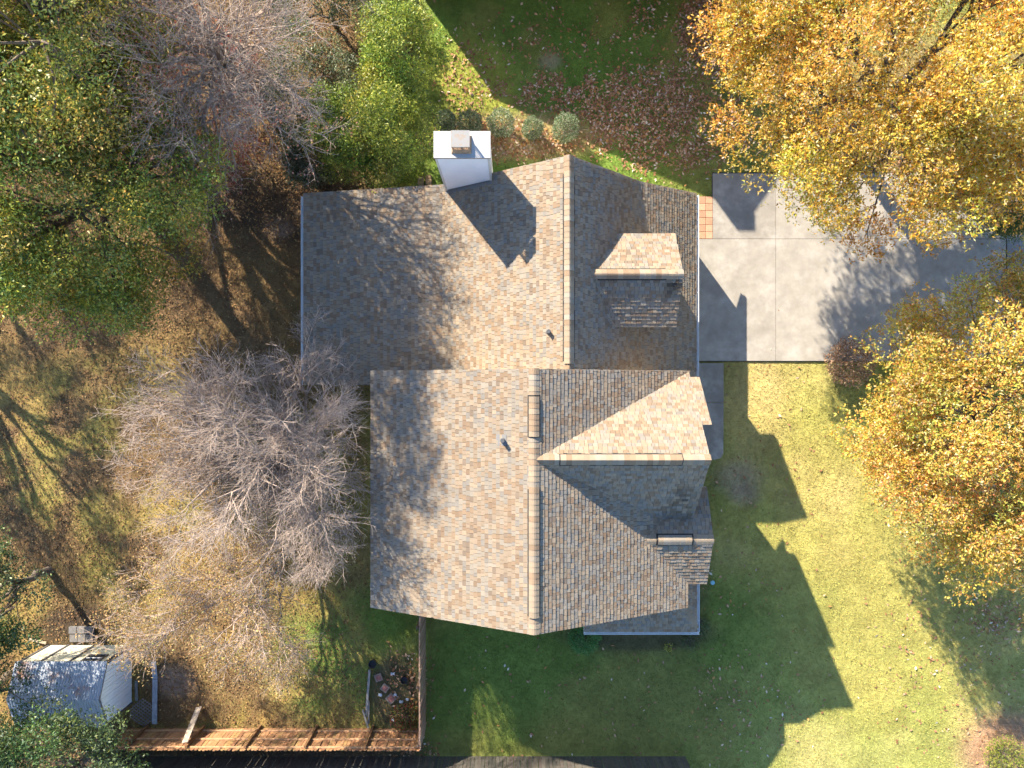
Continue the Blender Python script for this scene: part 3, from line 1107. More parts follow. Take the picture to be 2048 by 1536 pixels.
GOLD = [(0.74, 0.43, 0.055), (0.84, 0.57, 0.10), (0.64, 0.30, 0.035), (0.54, 0.46, 0.06), (0.82, 0.66, 0.36), (0.38, 0.15, 0.03), (0.26, 0.29, 0.05)]  # the cream entry paints pale glints on the leaves
GOLD_W = [0.26, 0.28, 0.11, 0.13, 0.15, 0.03, 0.04]
GOLD2 = [(0.72, 0.50, 0.08), (0.82, 0.62, 0.16), (0.60, 0.29, 0.05), (0.48, 0.47, 0.08), (0.84, 0.66, 0.34), (0.32, 0.36, 0.06), (0.64, 0.24, 0.08)]  # cream entry again stands for highlights put into the leaf colour
GOLD2_W = [0.24, 0.18, 0.18, 0.14, 0.12, 0.08, 0.06]
OLIVE = [(1.78 * c[0], 1.66 * c[1], 1.35 * c[2]) for c in [(0.13, 0.16, 0.03), (0.22, 0.23, 0.045), (0.36, 0.32, 0.06), (0.08, 0.11, 0.025), (0.42, 0.26, 0.06), (0.28, 0.31, 0.11)]]
OLIVE_W = [0.28, 0.25, 0.16, 0.17, 0.07, 0.07]
MYRT = [(1.12 * c[0], 1.16 * c[1], 1.1 * c[2]) for c in [(0.23, 0.27, 0.04), (0.38, 0.40, 0.06), (0.15, 0.20, 0.035), (0.56, 0.50, 0.08), (0.09, 0.13, 0.025)]]
MYRT_W = [0.32, 0.24, 0.22, 0.10, 0.12]
GREYG = [(0.17, 0.20, 0.10), (0.25, 0.27, 0.14), (0.11, 0.14, 0.06), (0.30, 0.26, 0.17), (0.08, 0.10, 0.04)]
GREYG_W = [0.3, 0.25, 0.2, 0.1, 0.15]
DARKG = [tuple(1.15 * k for k in c) for c in [(0.06, 0.10, 0.035), (0.10, 0.15, 0.05), (0.16, 0.20, 0.05), (0.045, 0.07, 0.025), (0.13, 0.18, 0.10)]]
DARKG_W = [0.3, 0.3, 0.15, 0.15, 0.1]


def trees():
    gap = lambda p: abs(p[0] - 11.2) < 0.75 and abs(p[1] - 8.9) < 0.65 and p[2] > 6.0
    leafy_tree('oak_tree', 'big golden orange oak overhanging the driveway at the upper right', (13.4, 10.3), (12.7, 10.4), (6.7, 5.8), (3.8, 10.4),
               185, 1120, (0.108, 0.048), GOLD, GOLD_W, 11, trunk_r=0.33, fork=3.4, clump_r=(0.85, 1.3), drop=gap, nlimb=7)
    leafy_tree('oak_tree', 'yellow green and orange oak on the front lawn right of the driveway', (17.2, -1.0), (17.0, -1.2), (5.0, 5.2), (2.0, 8.6),
               130, 1150, (0.110, 0.049), GOLD2, GOLD2_W, 12, trunk_r=0.26, fork=2.4, clump_r=(0.8, 1.25))
    leafy_tree('oak_tree', 'large olive green evergreen oak left of the house beside the back lawn', (-14.6, 6.8), (-14.2, 6.5), (5.0, 4.9), (3.6, 10.2),
               185, 760, (0.115, 0.052), OLIVE, OLIVE_W, 13, 'leaf_gloss', trunk_r=0.34, fork=3.6, clump_r=(0.75, 1.2), star=False, nlimb=7)
    leafy_tree('oak_tree', 'olive green evergreen oak filling the upper left corner', (-16.5, 13.5), (-16.2, 13.3), (4.4, 4.2), (4.0, 11.8),
               105, 560, (0.115, 0.052), OLIVE, OLIVE_W, 14, 'leaf_gloss', trunk_r=0.3, fork=4.0, clump_r=(0.75, 1.2), star=False, nlimb=6)
    leafy_tree('oak_tree', 'tallest evergreen oak on the left edge between the two other green oaks', (-14.0, 9.9), (-13.4, 9.7), (3.7, 3.7), (7.5, 15.6),
               80, 480, (0.115, 0.052), OLIVE, OLIVE_W, 15, 'leaf_gloss', trunk_r=0.3, fork=6.0, clump_r=(0.7, 1.1), star=False, nlimb=6)
    # wax myrtles
    leafy_tree('wax_myrtle', 'bright yellow green evergreen shrub at the top beside the shaded lawn', (-4.1, 12.2), (-4.1, 12.2), (1.35, 1.8), (0.8, 4.9),
               38, 620, (0.105, 0.04), MYRT, MYRT_W, 21, 'leaf_gloss', 0.09, 0.9, (0.42, 0.72), cat='shrub', star=False, nlimb=5, group='wax myrtles beside the house')
    leafy_tree('wax_myrtle', 'tall yellow green evergreen shrub just left of the white chimney', (-4.55, 9.2), (-4.55, 9.3), (1.5, 1.75), (0.7, 4.8),
               42, 640, (0.105, 0.04), MYRT, MYRT_W, 22, 'leaf_gloss', 0.09, 0.9, (0.42, 0.75), cat='shrub', star=False, nlimb=5, group='wax myrtles beside the house')
    leafy_tree('wax_myrtle', 'yellow green evergreen shrub leaning over the roof edge left of the chimney shrub', (-6.0, 9.3), (-6.0, 9.4), (1.5, 1.6), (0.6, 4.3),
               36, 620, (0.105, 0.04), MYRT, MYRT_W, 23, 'leaf_gloss', 0.09, 0.9, (0.42, 0.72), cat='shrub', star=False, nlimb=5, group='wax myrtles beside the house')
    leafy_tree('understorey_shrub', 'grey green shrub under the bare tree left of the yellow green shrubs', (-7.6, 11.2), (-7.6, 11.2), (2.0, 2.2), (0.3, 3.6),
               40, 460, (0.10, 0.042), GREYG, GREYG_W, 24, 'leaf_gloss', 0.07, 0.7, (0.42, 0.75), cat='shrub', star=False, nlimb=5)
    leafy_tree('understorey_shrub', 'grey green thicket at the top edge above the bare tree fork', (-7.2, 14.6), (-7.2, 14.6), (2.6, 1.6), (0.3, 3.4),
               34, 420, (0.10, 0.042), GREYG, GREYG_W, 25, 'leaf_gloss', 0.07, 0.7, (0.42, 0.75), cat='shrub', star=False, nlimb=5)
    leafy_tree('understorey_shrub', 'small grey green bush at the left end of the roof edge', (-8.0, 8.6), (-8.0, 8.6), (0.9, 0.8), (0.2, 2.0),
               14, 420, (0.10, 0.045), GREYG, GREYG_W, 26, 'leaf_gloss', 0.05, 0.5, (0.32, 0.5), cat='shrub', star=False, nlimb=4)
    RED = [(0.40, 0.15, 0.11), (0.48, 0.26, 0.20), (0.30, 0.08, 0.05), (0.45, 0.22, 0.08), (0.36, 0.28, 0.20)]
    leafy_tree('red_leaf_shrub', 'pinkish red leafed shrub between the evergreen oak and the bare tree', (-11.8, 11.6), (-11.8, 11.4), (2.3, 2.2), (0.5, 4.6),
               44, 300, (0.11, 0.05), RED, [.3, .25, .2, .15, .1], 27, 'leaf', 0.06, 0.7, (0.45, 0.8), cat='shrub', star=False, nlimb=5)
    leafy_tree('red_leaf_shrub', 'low russet shrub on the dark soil below the bare tree', (-11.0, 8.6), (-11.0, 8.7), (1.6, 1.0), (0.2, 2.4),
               16, 200, (0.11, 0.05), RED, [.2, .15, .3, .25, .1], 28, 'leaf', 0.05, 0.5, (0.4, 0.7), cat='shrub', star=False, nlimb=4)
    # bare trees
    bare_tree('bare_tree', 'leafless grey pink tree in front of the left roof, fine twigs', (-7.8, -2.2), (-8.1, -2.3), (4.9, 4.6), (3.6, 9.6), 31,
              ks=(19, 10, 9, 8), trunk_r=0.2, fork=1.8, r_twig=0.0062)
    bare_tree('bare_tree', 'leafless grey tree with long limbs at the top left behind the shrubs', (-9.8, 11.0), (-10.2, 10.9), (6.2, 5.7), (4.0, 10.0), 32,
              ks=(19, 9, 8, 6), trunk_r=0.22, fork=4.6, r_twig=0.0068, lens=(2.8, 1.3, 0.55),
              leaves=(9000, (0.085, 0.045), [(0.42, 0.20, 0.15), (0.50, 0.30, 0.23), (0.34, 0.11, 0.07), (0.46, 0.24, 0.10)], [.35, .3, .2, .15],
                      lambda p: (p[:, 0] < -9.6) | (p[:, 1] < 8.2)))
    TAN = [(0.50, 0.33, 0.13), (0.60, 0.42, 0.17), (0.40, 0.22, 0.09), (0.36, 0.34, 0.10)]
    bare_tree('bare_tree', 'nearly leafless tree with small tan leaves reaching over the shed side', (-9.0, -6.8), (-10.6, -8.4), (4.3, 3.2), (2.4, 6.2), 33,
              ks=(13, 8, 8, 6), trunk_r=0.12, fork=1.4, r_twig=0.007, leaves=(16000, (0.085, 0.04), TAN, [.3, .3, .25, .15], None))
    # lower left evergreens
    leafy_tree('evergreen_tree', 'dark green evergreen in the lower left corner overlapping the shed roof', (-16.6, -14.6), (-16.2, -14.2), (3.3, 2.7), (2.4, 6.2),
               62, 620, (0.11, 0.05), DARKG, DARKG_W, 41, 'leaf_gloss', 0.16, 1.9, (0.6, 1.0), star=False)
    leafy_tree('evergreen_tree', 'dark green evergreen on the left edge above the shed', (-18.9, -7.6), (-18.8, -7.6), (2.3, 2.3), (2.2, 6.0),
               40, 560, (0.11, 0.05), DARKG, DARKG_W, 42, 'leaf_gloss', 0.14, 1.7, (0.55, 0.95), star=False)
    leafy_tree('evergreen_tree', 'dark green evergreen hanging over the left end of the shed', (-19.8, -11.4), (-18.6, -11.6), (2.6, 1.7), (2.9, 6.0),
               32, 420, (0.11, 0.05), DARKG, DARKG_W, 43, 'leaf_gloss', 0.14, 2.2, (0.5, 0.9), star=False)
    leafy_tree('evergreen_shrub', 'dark green bushy shrub beside the driveway at the right edge', (18.7, 6.9), (18.7, 6.9), (1.5, 1.2), (0.2, 2.6),
               24, 420, (0.12, 0.03), [(0.07, 0.12, 0.03), (0.12, 0.17, 0.04), (0.25, 0.26, 0.07)], [.45, .4, .15], 44, 'leaf', 0.06, 0.5, (0.4, 0.65), cat='shrub', star=False, nlimb=4)
    # trees of the neighbours, beyond the edges of the picture, whose shade falls into it
    leafy_tree('oak_tree', 'green oak beyond the left edge shading the back lawn', (-25.0, 4.5), (-25.0, 4.5), (2.9, 3.4), (3.5, 9.0),
               34, 200, (0.14, 0.07), OLIVE, OLIVE_W, 45, 'leaf_gloss', 0.26, 3.0, (0.7, 1.2), star=False)
    leafy_tree('oak_tree', 'green oak beyond the upper left edge shading the back lawn', (-26.5, 13.0), (-26.5, 13.0), (3.6, 3.6), (3.5, 10.5),
               40, 200, (0.14, 0.07), OLIVE, OLIVE_W, 46, 'leaf_gloss', 0.28, 3.0, (0.7, 1.2), star=False)


trees()


# ------------------------------------------------------------------ small bushes
def bush(name, label, c, r, h, n, pal, pw, seed, leaf=(0.055, 0.03), material='leaf_gloss', group=None, cat='shrub', fill=0.72):
    rng = np.random.default_rng(seed)
    t = thing(name, label, cat, (c[0], c[1], 0), group)
    acc = Acc()
    k = 14
    st = np.array([c[0], c[1], -0.03]) + rng.normal(size=(k, 3)) * np.array([0.05, 0.05, 0])
    d = unit(rng.normal(size=(k, 3)) * np.array([0.7, 0.7, 0.2]) + np.array([0, 0, 0.9]))
    P, Q = grow(rng, st, d, np.full(k, h * 0.8), np.full(k, 0.014), 4, 0.12, 0.05, 0.4)
    acc.add(*tubes(P, Q, 4))
    p0, d0, l0, r0 = spawn(rng, P, Q, np.full(k, h * 0.35), 5, 0.3, 0.4, 1.0, 1.0, 0.6)
    P, Q = grow(rng, p0, d0, l0, r0, 3, 0.15, 0.05, 0.4)
    acc.add(*tubes(P, Q, 3))
    acc.out('stems', 'twig_dark', t)
    d = unit(rng.normal(size=(n, 3)))
    rr = rng.uniform(fill ** 3, 1, n) ** (1 / 3) * (0.84 + 0.30 * vnoise(d[:, 0] * 3 + seed, d[:, 1] * 3 + d[:, 2] * 3, 0.7, seed))
    O = np.array([c[0], c[1], h * 0.52]) + d * rr[:, None] * np.array([r, r, h * 0.5])
    D = unit(rng.normal(size=(n, 3)) + d * 0.7)
    V, Fc, C = leaf_quads(rng, O, D, leaf[0] * rng.uniform(0.7, 1.3, n), leaf[1] * rng.uniform(0.7, 1.3, n), pick(rng, pal, pw, n, 0.25))
    part_np('foliage', V, Fc, np.clip(C, 0.01, 0.9), material, t)
    return t


def bushes():
    CAM = [(0.13, 0.20, 0.08), (0.24, 0.31, 0.15), (0.42, 0.47, 0.30), (0.08, 0.12, 0.045), (0.52, 0.48, 0.36)]
    CW = [.3, .3, .15, .15, .1]
    ROW = 'round clipped shrubs in a row above the house'
    for k, (px, py, rp, lab) in enumerate(((891, 240, 21, 'round dark green clipped shrub above the left corner of the chimney'),
                                           (939, 246, 25, 'round dark green clipped shrub directly above the chimney cap'),
                                           (1002, 246, 28, 'large round clipped shrub right of the chimney, third in the row'),
                                           (1066, 254, 21, 'smallest round clipped shrub, fourth in the row from the chimney'),
                                           (1131, 256, 29, 'round pale green clipped shrub at the right end of the row'))):
        r = rp * 29.0 / F
        x, y = G(px, py, 0.75)
        bush('round_shrub', lab, (x, y), r, 1.45 if rp > 22 else 1.2, 4200, CAM, CW, 60 + k, group=ROW)
    bush('brown_bush', 'russet brown bush with dry leaves at the lower edge of the driveway', G(1697, 726, 0.6), 0.98, 1.5, 3400,
         [(0.36, 0.20, 0.11), (0.46, 0.28, 0.16), (0.24, 0.12, 0.06), (0.54, 0.38, 0.24)], [.35, .3, .2, .15], 70, (0.10, 0.04), 'dead_leaf', fill=0.5)
    x, y = G(1168, 1276, 0.3)
    bush('green_shrub', 'vivid green bush at the left end of the bed below the porch roof', (x, y), 0.62, 0.7, 3000, [(0.10, 0.26, 0.07), (0.15, 0.34, 0.09), (0.24, 0.36, 0.10)], [.4, .4, .2], 71, (0.08, 0.03))
    x, y = G(1402, 1250, 0.2)
    bush('bed_plant', 'small sparse green plant at the corner of the porch roof', (x, y), 0.38, 0.45, 500, [(0.09, 0.14, 0.05), (0.16, 0.18, 0.07)], [.6, .4], 72, (0.08, 0.03), fill=0.3)
    x, y = G(1380, 1285, 0.2)
    bush('bed_plant', 'low sparse plant in the bed below the porch corner', (x, y), 0.42, 0.35, 420, [(0.09, 0.13, 0.05), (0.16, 0.18, 0.07), (0.2, 0.14, 0.07)], [.5, .3, .2], 73, (0.08, 0.03), fill=0.3)
    x, y = G(1338, 1296, 0.2)
    bush('bed_plant', 'tiny yellow plant in the soil bed below the porch roof', (x, y), 0.16, 0.22, 160, [(0.35, 0.36, 0.05), (0.45, 0.42, 0.08)], [.5, .5], 74, (0.07, 0.03), fill=0.3)
    x, y = G(806, 1432, 0.3)

    bush('garden_shrub', 'small red and green shrub in the garden corner by the fence', (x + 0.12, y), 0.6, 0.75, 1100, [(0.08, 0.11, 0.03), (0.22, 0.22, 0.04), (0.32, 0.035, 0.03), (0.05, 0.06, 0.02)], [.4, .2, .25, .15], 75, (0.09, 0.035), fill=0.4)
    x, y = G(2012, 1515, 0.5)
    bush('yellow_shrub', 'small yellow green shrub on pine straw at the lower right corner', (x, y), 0.85, 1.0, 1900, [(0.24, 0.28, 0.04), (0.36, 0.36, 0.06), (0.14, 0.19, 0.03)], [.4, .35, .25], 76, (0.11, 0.03), 'leaf', fill=0.4)


bushes()


# ------------------------------------------------------------------ fences
def fence(label, p0, p1, h, tone, seed, posts, rails_side, rails=True, name='wood_fence'):
    """each picket, rail and post its own part; rails_side = +1/-1 which side the rails are on (left of p0->p1 is +1)"""
    rng = np.random.default_rng(seed)
    p0, p1 = Vector((*p0, 0)), Vector((*p1, 0))
    d = p1 - p0
    L = d.length
    d.normalize()
    side = Vector((-d.y, d.x, 0)) * rails_side
    t = thing(name, label, 'fence', tuple(p0))
    pitch = 0.143
    n = int(L / pitch)
    pitch = L / n
    ang = math.atan2(d.y, d.x)
    meshes = []
    for v in range(7):
        c = np.array(tone) * rng.uniform(0.72, 1.2) * rng.uniform(0.94, 1.06, 3)
        m = MB()
        w, th = 0.066, 0.011
        hh = h * (1 + rng.uniform(-0.012, 0.008))
        loop = [(-w, 0.0), (w, 0.0), (w, hh - 0.05), (w * 0.5, hh), (-w * 0.5, hh), (-w, hh - 0.05)]
        m.prism([(x, -th, z) for x, z in loop], [(x, th, z) for x, z in loop], tuple(c))
        me = raw_mesh('picket', m.v, m.f, m.c)
        me.materials.append(MATS['fence_wood'])
        meshes.append(me)
    for i in range(n):
        o = mk('picket', meshes[rng.integers(7)], None, t)
        o.location = d * (pitch * (i + 0.5)) + side * rng.uniform(-0.006, 0.004)
        o.rotation_euler = (rng.normal() * 0.004, rng.normal() * 0.008, ang + rng.normal() * 0.02)
    if rails:
        for z in (0.25, 0.95, 1.6):
            m = MB()
            a, b = side * 0.02 + Vector((0, 0, z)), side * 0.02 + d * L + Vector((0, 0, z))
            q = [a, a + side * 0.04, a + side * 0.04 + Vector((0, 0, 0.09)), a + Vector((0, 0, 0.09))]
            r = [x + d * L for x in q]
            m.prism(q, r, tuple(np.array(tone) * 1.25 + 0.05))
            me = raw_mesh('rail', m.v, m.f, m.c)
            mk('rail', me, 'fence_wood', t)
        for s in posts:
            m = MB()
            c0 = d * s + side * 0.11
            q = [c0 + d * (-0.045) - side * 0.045, c0 + d * 0.045 - side * 0.045, c0 + d * 0.045 + side * 0.045, c0 - d * 0.045 + side * 0.045]
            m.prism([x + Vector((0, 0, h - 0.06)) for x in q], q, tuple(np.array(tone) * 0.62))
            me = raw_mesh('post', m.v, m.f, m.c)
            mk('post', me, 'fence_wood', t)
    return t


def fences():
    x0 = G(255, 1455)[0]
    xc, yc = G(851, 1457)
    posts = [G(px, 1455)[0] - x0 for px in (296, 410, 521, 634, 747, 842)]
    fence('tall orange brown board fence with rails along the bottom of the back yard', (x0, yc + 0.02), (xc - 0.02, yc), 1.83, (0.34, 0.185, 0.085), 81, posts, 1)
    fence('short brown board fence running down from the house wall', (xc, yc), (xc, -7.3), 1.83, (0.30, 0.19, 0.12), 82, [0.15, 2.4, 4.7], 1, name='side_fence')
    a, b = G(240, 1513), G(1371, 1513)
    fence('weathered grey neighbouring board fence along the bottom edge', a, b, 1.83, (0.12, 0.102, 0.088), 83, [], 1, rails=False, name='neighbour_fence')
    a = G(757, 43)
    fence('brown board fence end at the top edge left of the yellow green shrub', a, (a[0], a[1] + 3.2), 1.83, (0.30, 0.19, 0.11), 84, [0.1], 1, name='boundary_fence')


fences()


# ------------------------------------------------------------------ shed
def shed():
    X0, X1, Y0, Y1 = -18.9, -15.5, -13.0, -10.66
    ze, zr = 1.95, 2.42
    yr = (Y0 + Y1) / 2
    t = thing('garden_shed', 'small metal garden shed with rusty corrugated roof and pale walls', 'shed', ((X0 + X1) / 2, yr, 0))
    w = MB()
    prof = [(Y0, 0), (Y1, 0), (Y1, ze - 0.02), (yr, zr - 0.03), (Y0, ze - 0.02)]
    w.prism([(X1 - 0.03, y, z) for y, z in prof], [(X0, y, z) for y, z in prof])
    w.build('wall', 'shed_cream', t)
    g = MB()
    # ribbed white gable end
    n = 15
    for i in range(n):
        ya, yb_ = Y0 + 0.06 + (Y1 - Y0 - 0.12) * i / n, Y0 + 0.06 + (Y1 - Y0 - 0.12) * (i + 1) / n - 0.012
        zt = lambda y: zr - 0.1 - (zr - ze) * abs(y - yr) / (Y1 - yr)
        loop = [(ya, 0.05), (yb_, 0.05), (yb_, zt(yb_)), (ya, zt(ya))]
        g = MB()
        e = X1 + (0.004 if i % 2 else 0.010)
        g.prism([(e, y, z) for y, z in loop], [(X1 - 0.028, y, z) for y, z in loop])
        g.build('gable_panel', 'shed_white', t)
    for side, ysg in ((1, Y1), (-1, Y0)):
        m = MB()
        # barge board
        a = [(ysg + side * 0.05, ze - 0.07), (yr, zr + 0.0)]
        q = [(a[0][0], a[0][1]), (a[1][0], a[1][1]), (a[1][0], a[1][1] + 0.07), (a[0][0], a[0][1] + 0.07)]
        m.prism([(X1 + 0.05, y, z) for y, z in q], [(X1 + 0.012, y, z) for y, z in q])
        m.build('barge_board', 'shed_trim', t)
        m = MB()
        m.box(X1 - 0.02, X1 + 0.03, ysg - 0.04 if side > 0 else ysg - 0.01, ysg + 0.01 if side > 0 else ysg + 0.04, 0, ze - 0.08)
        m.build('corner_post', 'shed_trim', t)
        # corrugated sheet
        per = 0.105
        nx = int((X1 - X0 + 0.1) / per * 8)
        xs = np.linspace(X0 - 0.04, X1 + 0.06, nx)
        rng = np.linspace(0, 1, 6)
        zz = 0.011 * np.sin(2 * np.pi * xs / per)
        V = []
        for r in rng:
            y = yr + (ysg + side * 0.09 - yr) * r
            z = zr + 0.075 + (ze - 0.02 - zr) * r * 1.05
            V.append(np.stack([xs, np.full(nx, y), z + zz], 1))
        V = np.concatenate(V)
        i = (np.arange(5)[:, None] * nx + np.arange(nx - 1)[None]).ravel()
        Fc = np.stack([i, i + 1, i + nx + 1, i + nx], 1)
        part_np('roof_sheet', V, Fc, None, 'shed_metal', t, True)
    m = MB()
    for x in (X0 + 0.02, -18.1, -17.0, X1 - 0.07):
        m.box(x - 0.045, x + 0.045, Y1 + 0.002, Y1 + 0.03, 0.0, ze - 0.06)
    m.build('wall_batten', 'shed_trim', t)
    f = MB()
    wx0, wx1 = -16.6, -15.85
    for (a, b, c, d) in ((wx0, wx1, 1.1, 1.16), (wx0, wx1, 1.72, 1.78), (wx0, wx0 + 0.06, 1.16, 1.72), (wx1 - 0.06, wx1, 1.16, 1.72)):
        f.box(a, b, Y1 + 0.003, Y1 + 0.04, c, d)
    win = f.build('window', 'shed_trim', t)
    f = MB()
    f.box(wx0 + 0.06, wx1 - 0.06, Y1 + 0.003, Y1 + 0.015, 1.16, 1.72)
    f.build('pane', 'glass', win)
    f = MB()
    f.box(wx0 + 0.06, wx1 - 0.06, Y1 + 0.016, Y1 + 0.034, 1.42, 1.46)
    f.build('sash', 'white_paint', win)


shed()


# ------------------------------------------------------------------ yard things
def plank(label, a, b, w, z0, z1, col, name='plank', th=0.035, group=None):
    a, b = Vector((*a, z0)), Vector((*b, z1))
    d = (b - a).normalized()
    s = Vector((-d.y, d.x, 0)).normalized() * (w / 2)
    up = d.cross(s).normalized()
    if up.z < 0:
        up = -up
    m = MB()
    q = [a + s, a - s, b - s, b + s]
    m.prism([x + up * th for x in q], q, col)
    me = raw_mesh(name, [tuple(Vector(v) - a) for v in m.v], m.f, m.c)
    o = mk(name, me, 'fence_wood')
    o.location = a
    tag(o, label, 'plank', group)
    return o


def yard():
    st = thing('block_step', 'low step of dark grey concrete blocks above the shed', 'step', (*G(168, 1266), 0))
    for j, (y0, y1) in enumerate(((1252, 1266), (1267, 1283))):
        for i in range(3):
            x0 = 140 + i * 16.2 + j * 1.5
            poly_slab(st, 'block', rect_px(x0, x0 + 16, y0, y1, 0.012), -0.05, 0.10 + 0.02 * R.random(), 'block')
    grey = (0.40, 0.42, 0.44)
    plank('upper weathered pale plank lying on edge right of the shed', G(309, 1322), G(312, 1356), 0.2, 0.06, 0.06, grey)
    plank('lower long weathered pale plank right of the shed', G(312, 1357), G(311, 1446), 0.2, 0.06, 0.06, (0.33, 0.36, 0.40))
    plank('thin grey board lying beside the shed gable', G(274, 1360), G(275, 1400), 0.12, 0.05, 0.05, (0.2, 0.2, 0.19))
    a, b = G(398, 1415, 0.06), G(369, 1487, 1.7)
    plank('long grey board leaning against the back fence', a, b, 0.24, 0.06, 1.66, (0.36, 0.29, 0.23))
    # lattice panel
    c = G(288, 1424)
    lt = thing('lattice_panel', 'small weathered lattice panel lying on the ground by the shed corner', 'lattice', (*c, 0))
    lc = (0.24, 0.20, 0.17)
    for fam in (0, 1):
        for k in range(-4, 5):
            m = MB()
            ang = math.radians(40 if fam == 0 else -35)
            d = Vector((math.cos(ang), math.sin(ang), 0))
            s = Vector((-d.y, d.x, 0))
            half = 0.52 - 0.035 * abs(k)
            cen = s * (0.11 * k)
            q = [cen - d * half - s * 0.018, cen + d * half - s * 0.018, cen + d * half + s * 0.018, cen - d * half + s * 0.018]
            z = 0.05 + 0.012 * fam
            m.prism([x + Vector((0, 0, z + 0.01)) for x in q], [x + Vector((0, 0, z)) for x in q], lc)
            mk('slat', raw_mesh('slat', m.v, m.f, m.c), 'fence_wood', lt)
    # landscape timbers of the garden bed
    plank('long grey landscape timber edging the garden bed', G(740, 1338), G(733, 1432), 0.09, 0.03, 0.05, (0.30, 0.29, 0.26), 'timber', 0.08)
    plank('short grey timber running beside the long one in the garden bed', G(738, 1400), G(738, 1445), 0.06, 0.03, 0.04, (0.26, 0.26, 0.25), 'timber', 0.06)
    plank('slanting grey timber touching the back fence', G(727, 1416), G(739, 1452), 0.07, 0.12, 0.16, (0.28, 0.26, 0.22), 'timber', 0.07)
    # stepping stones
    for k, (px, py, rot, s, lab) in enumerate(((757, 1355, 0.35, 0.30, 'uppermost square red stepping stone in the garden bed'), (770, 1376, 0.9, 0.30, 'middle square red stepping stone in the garden bed'),
                                               (782, 1397, 0.75, 0.34, 'lowest square red stepping stone in the garden bed'))):
        x, y = G(px, py)
        o = thing('stepping_stone', lab, 'stepping stone', (x, y, 0), 'red stepping stones')
        for nm, hw, z0, z1, mt in (('slab', s / 2, -0.03, 0.035, 'stone_edge'), ('inlay', s / 2 - 0.055, 0.0, 0.043, 'stone_red')):
            m = MB()
            q = [(hw * (math.cos(rot) * a - math.sin(rot) * b), hw * (math.sin(rot) * a + math.cos(rot) * b)) for a, b in ((-1, -1), (1, -1), (1, 1), (-1, 1))]
            m.prism([(a, b, z1) for a, b in q], [(a, b, z0) for a, b in q])
            mk(nm, raw_mesh(nm, m.v, m.f), mt, o)
    # pots
    for (px, py, r, lab) in ((745, 1328, 0.155, 'black plastic pot at the upper end of the garden bed'), (808, 1360, 0.14, 'black plastic pot beside the fence in the garden bed')):
        x, y = G(px, py, 0.2)
        n = 18
        prof = [(r * 0.75, 0.0), (r, 0.24), (r * 1.07, 0.24), (r * 1.07, 0.265), (r * 0.9, 0.265), (r * 0.86, 0.18), (0.001, 0.18)]
        V, Fc = [], []
        for (a, z) in prof:
            for k in range(n):
                th = 2 * math.pi * k / n
                V.append((a * math.cos(th), a * math.sin(th), z - 0.01))
        for j in range(len(prof) - 1):
            for k in range(n):
                Fc.append([j * n + k, j * n + (k + 1) % n, (j + 1) * n + (k + 1) % n, (j + 1) * n + k])
        o = mk('plant_pot', raw_mesh('plant_pot', V, Fc), 'black_plastic')
        o.location = (x, y, 0)
        tag(o, lab, 'pot')
    # crumpled scraps
    for k, (px, py, s, lab) in enumerate(((761, 1388, 0.16, 'pale crumpled scrap left of the lowest stepping stone'), (791, 1388, 0.13, 'pale crumpled scrap right of the lowest stepping stone'),
                                          (803, 1402, 0.16, 'largest pale blue scrap in the garden bed'), (815, 1397, 0.12, 'narrow pale scrap next to the fence'),
                                          (786, 1438, 0.11, 'pale scrap beside the red garden shrub'), (786, 1346, 0.15, 'grey blue scrap at the top of the garden bed'))):
        x, y = G(px, py)
        n = 7
        V, Fc = [], []
        for i in range(n):
            for j in range(n):
                V.append(((i / (n - 1) - 0.5) * s + R.normal() * 0.012, (j / (n - 1) - 0.5) * s * 0.7 + R.normal() * 0.012, 0.05 + R.random() * 0.06))
        for i in range(n - 1):
            for j in range(n - 1):
                a = i * n + j
                Fc.append([a, a + n, a + n + 1, a + 1])
        o = mk('scrap', raw_mesh('scrap', V, Fc), 'litter_white')
        o.location = (x, y, 0)
        tag(o, lab, 'scrap', 'scraps in the garden bed')
    x, y = G(1425, 1165)
    m = MB()
    m.cyl((0, 0), 0.085, -0.05, 0.05, 18)
    m.cyl((0, 0), 0.04, 0.05, 0.075, 12)
    o = mk('cleanout_cap', raw_mesh('cleanout_cap', m.v, m.f), 'blue_plastic')
    o.location = (x, y, 0)
    tag(o, 'small round pale blue pipe cap in the soil beside the porch', 'pipe cap')
    # old wooden pieces by the roof edge under the myrtle
    for k, (px, py, lab) in enumerate(((842, 365, 'short wooden block below the evergreen shrub left of the chimney'), (858, 362, 'tan wooden post end beside the chimney foot'))):
        x, y = G(px, py)
        m = MB()
        m.box(-0.12, 0.12, -0.2, 0.2, -0.03, 0.16, (0.36, 0.24, 0.13))
        o = mk('wood_block', raw_mesh('wood_block', m.v, m.f, m.c), 'fence_wood')
        o.location = (x, y, 0)
        tag(o, lab, 'wood block')
    # rusty planks by the shed
    plank('thin tan board behind the upper left of the shed', G(62, 1277), G(96, 1284), 0.1, 0.08, 0.1, (0.42, 0.33, 0.22))


yard()


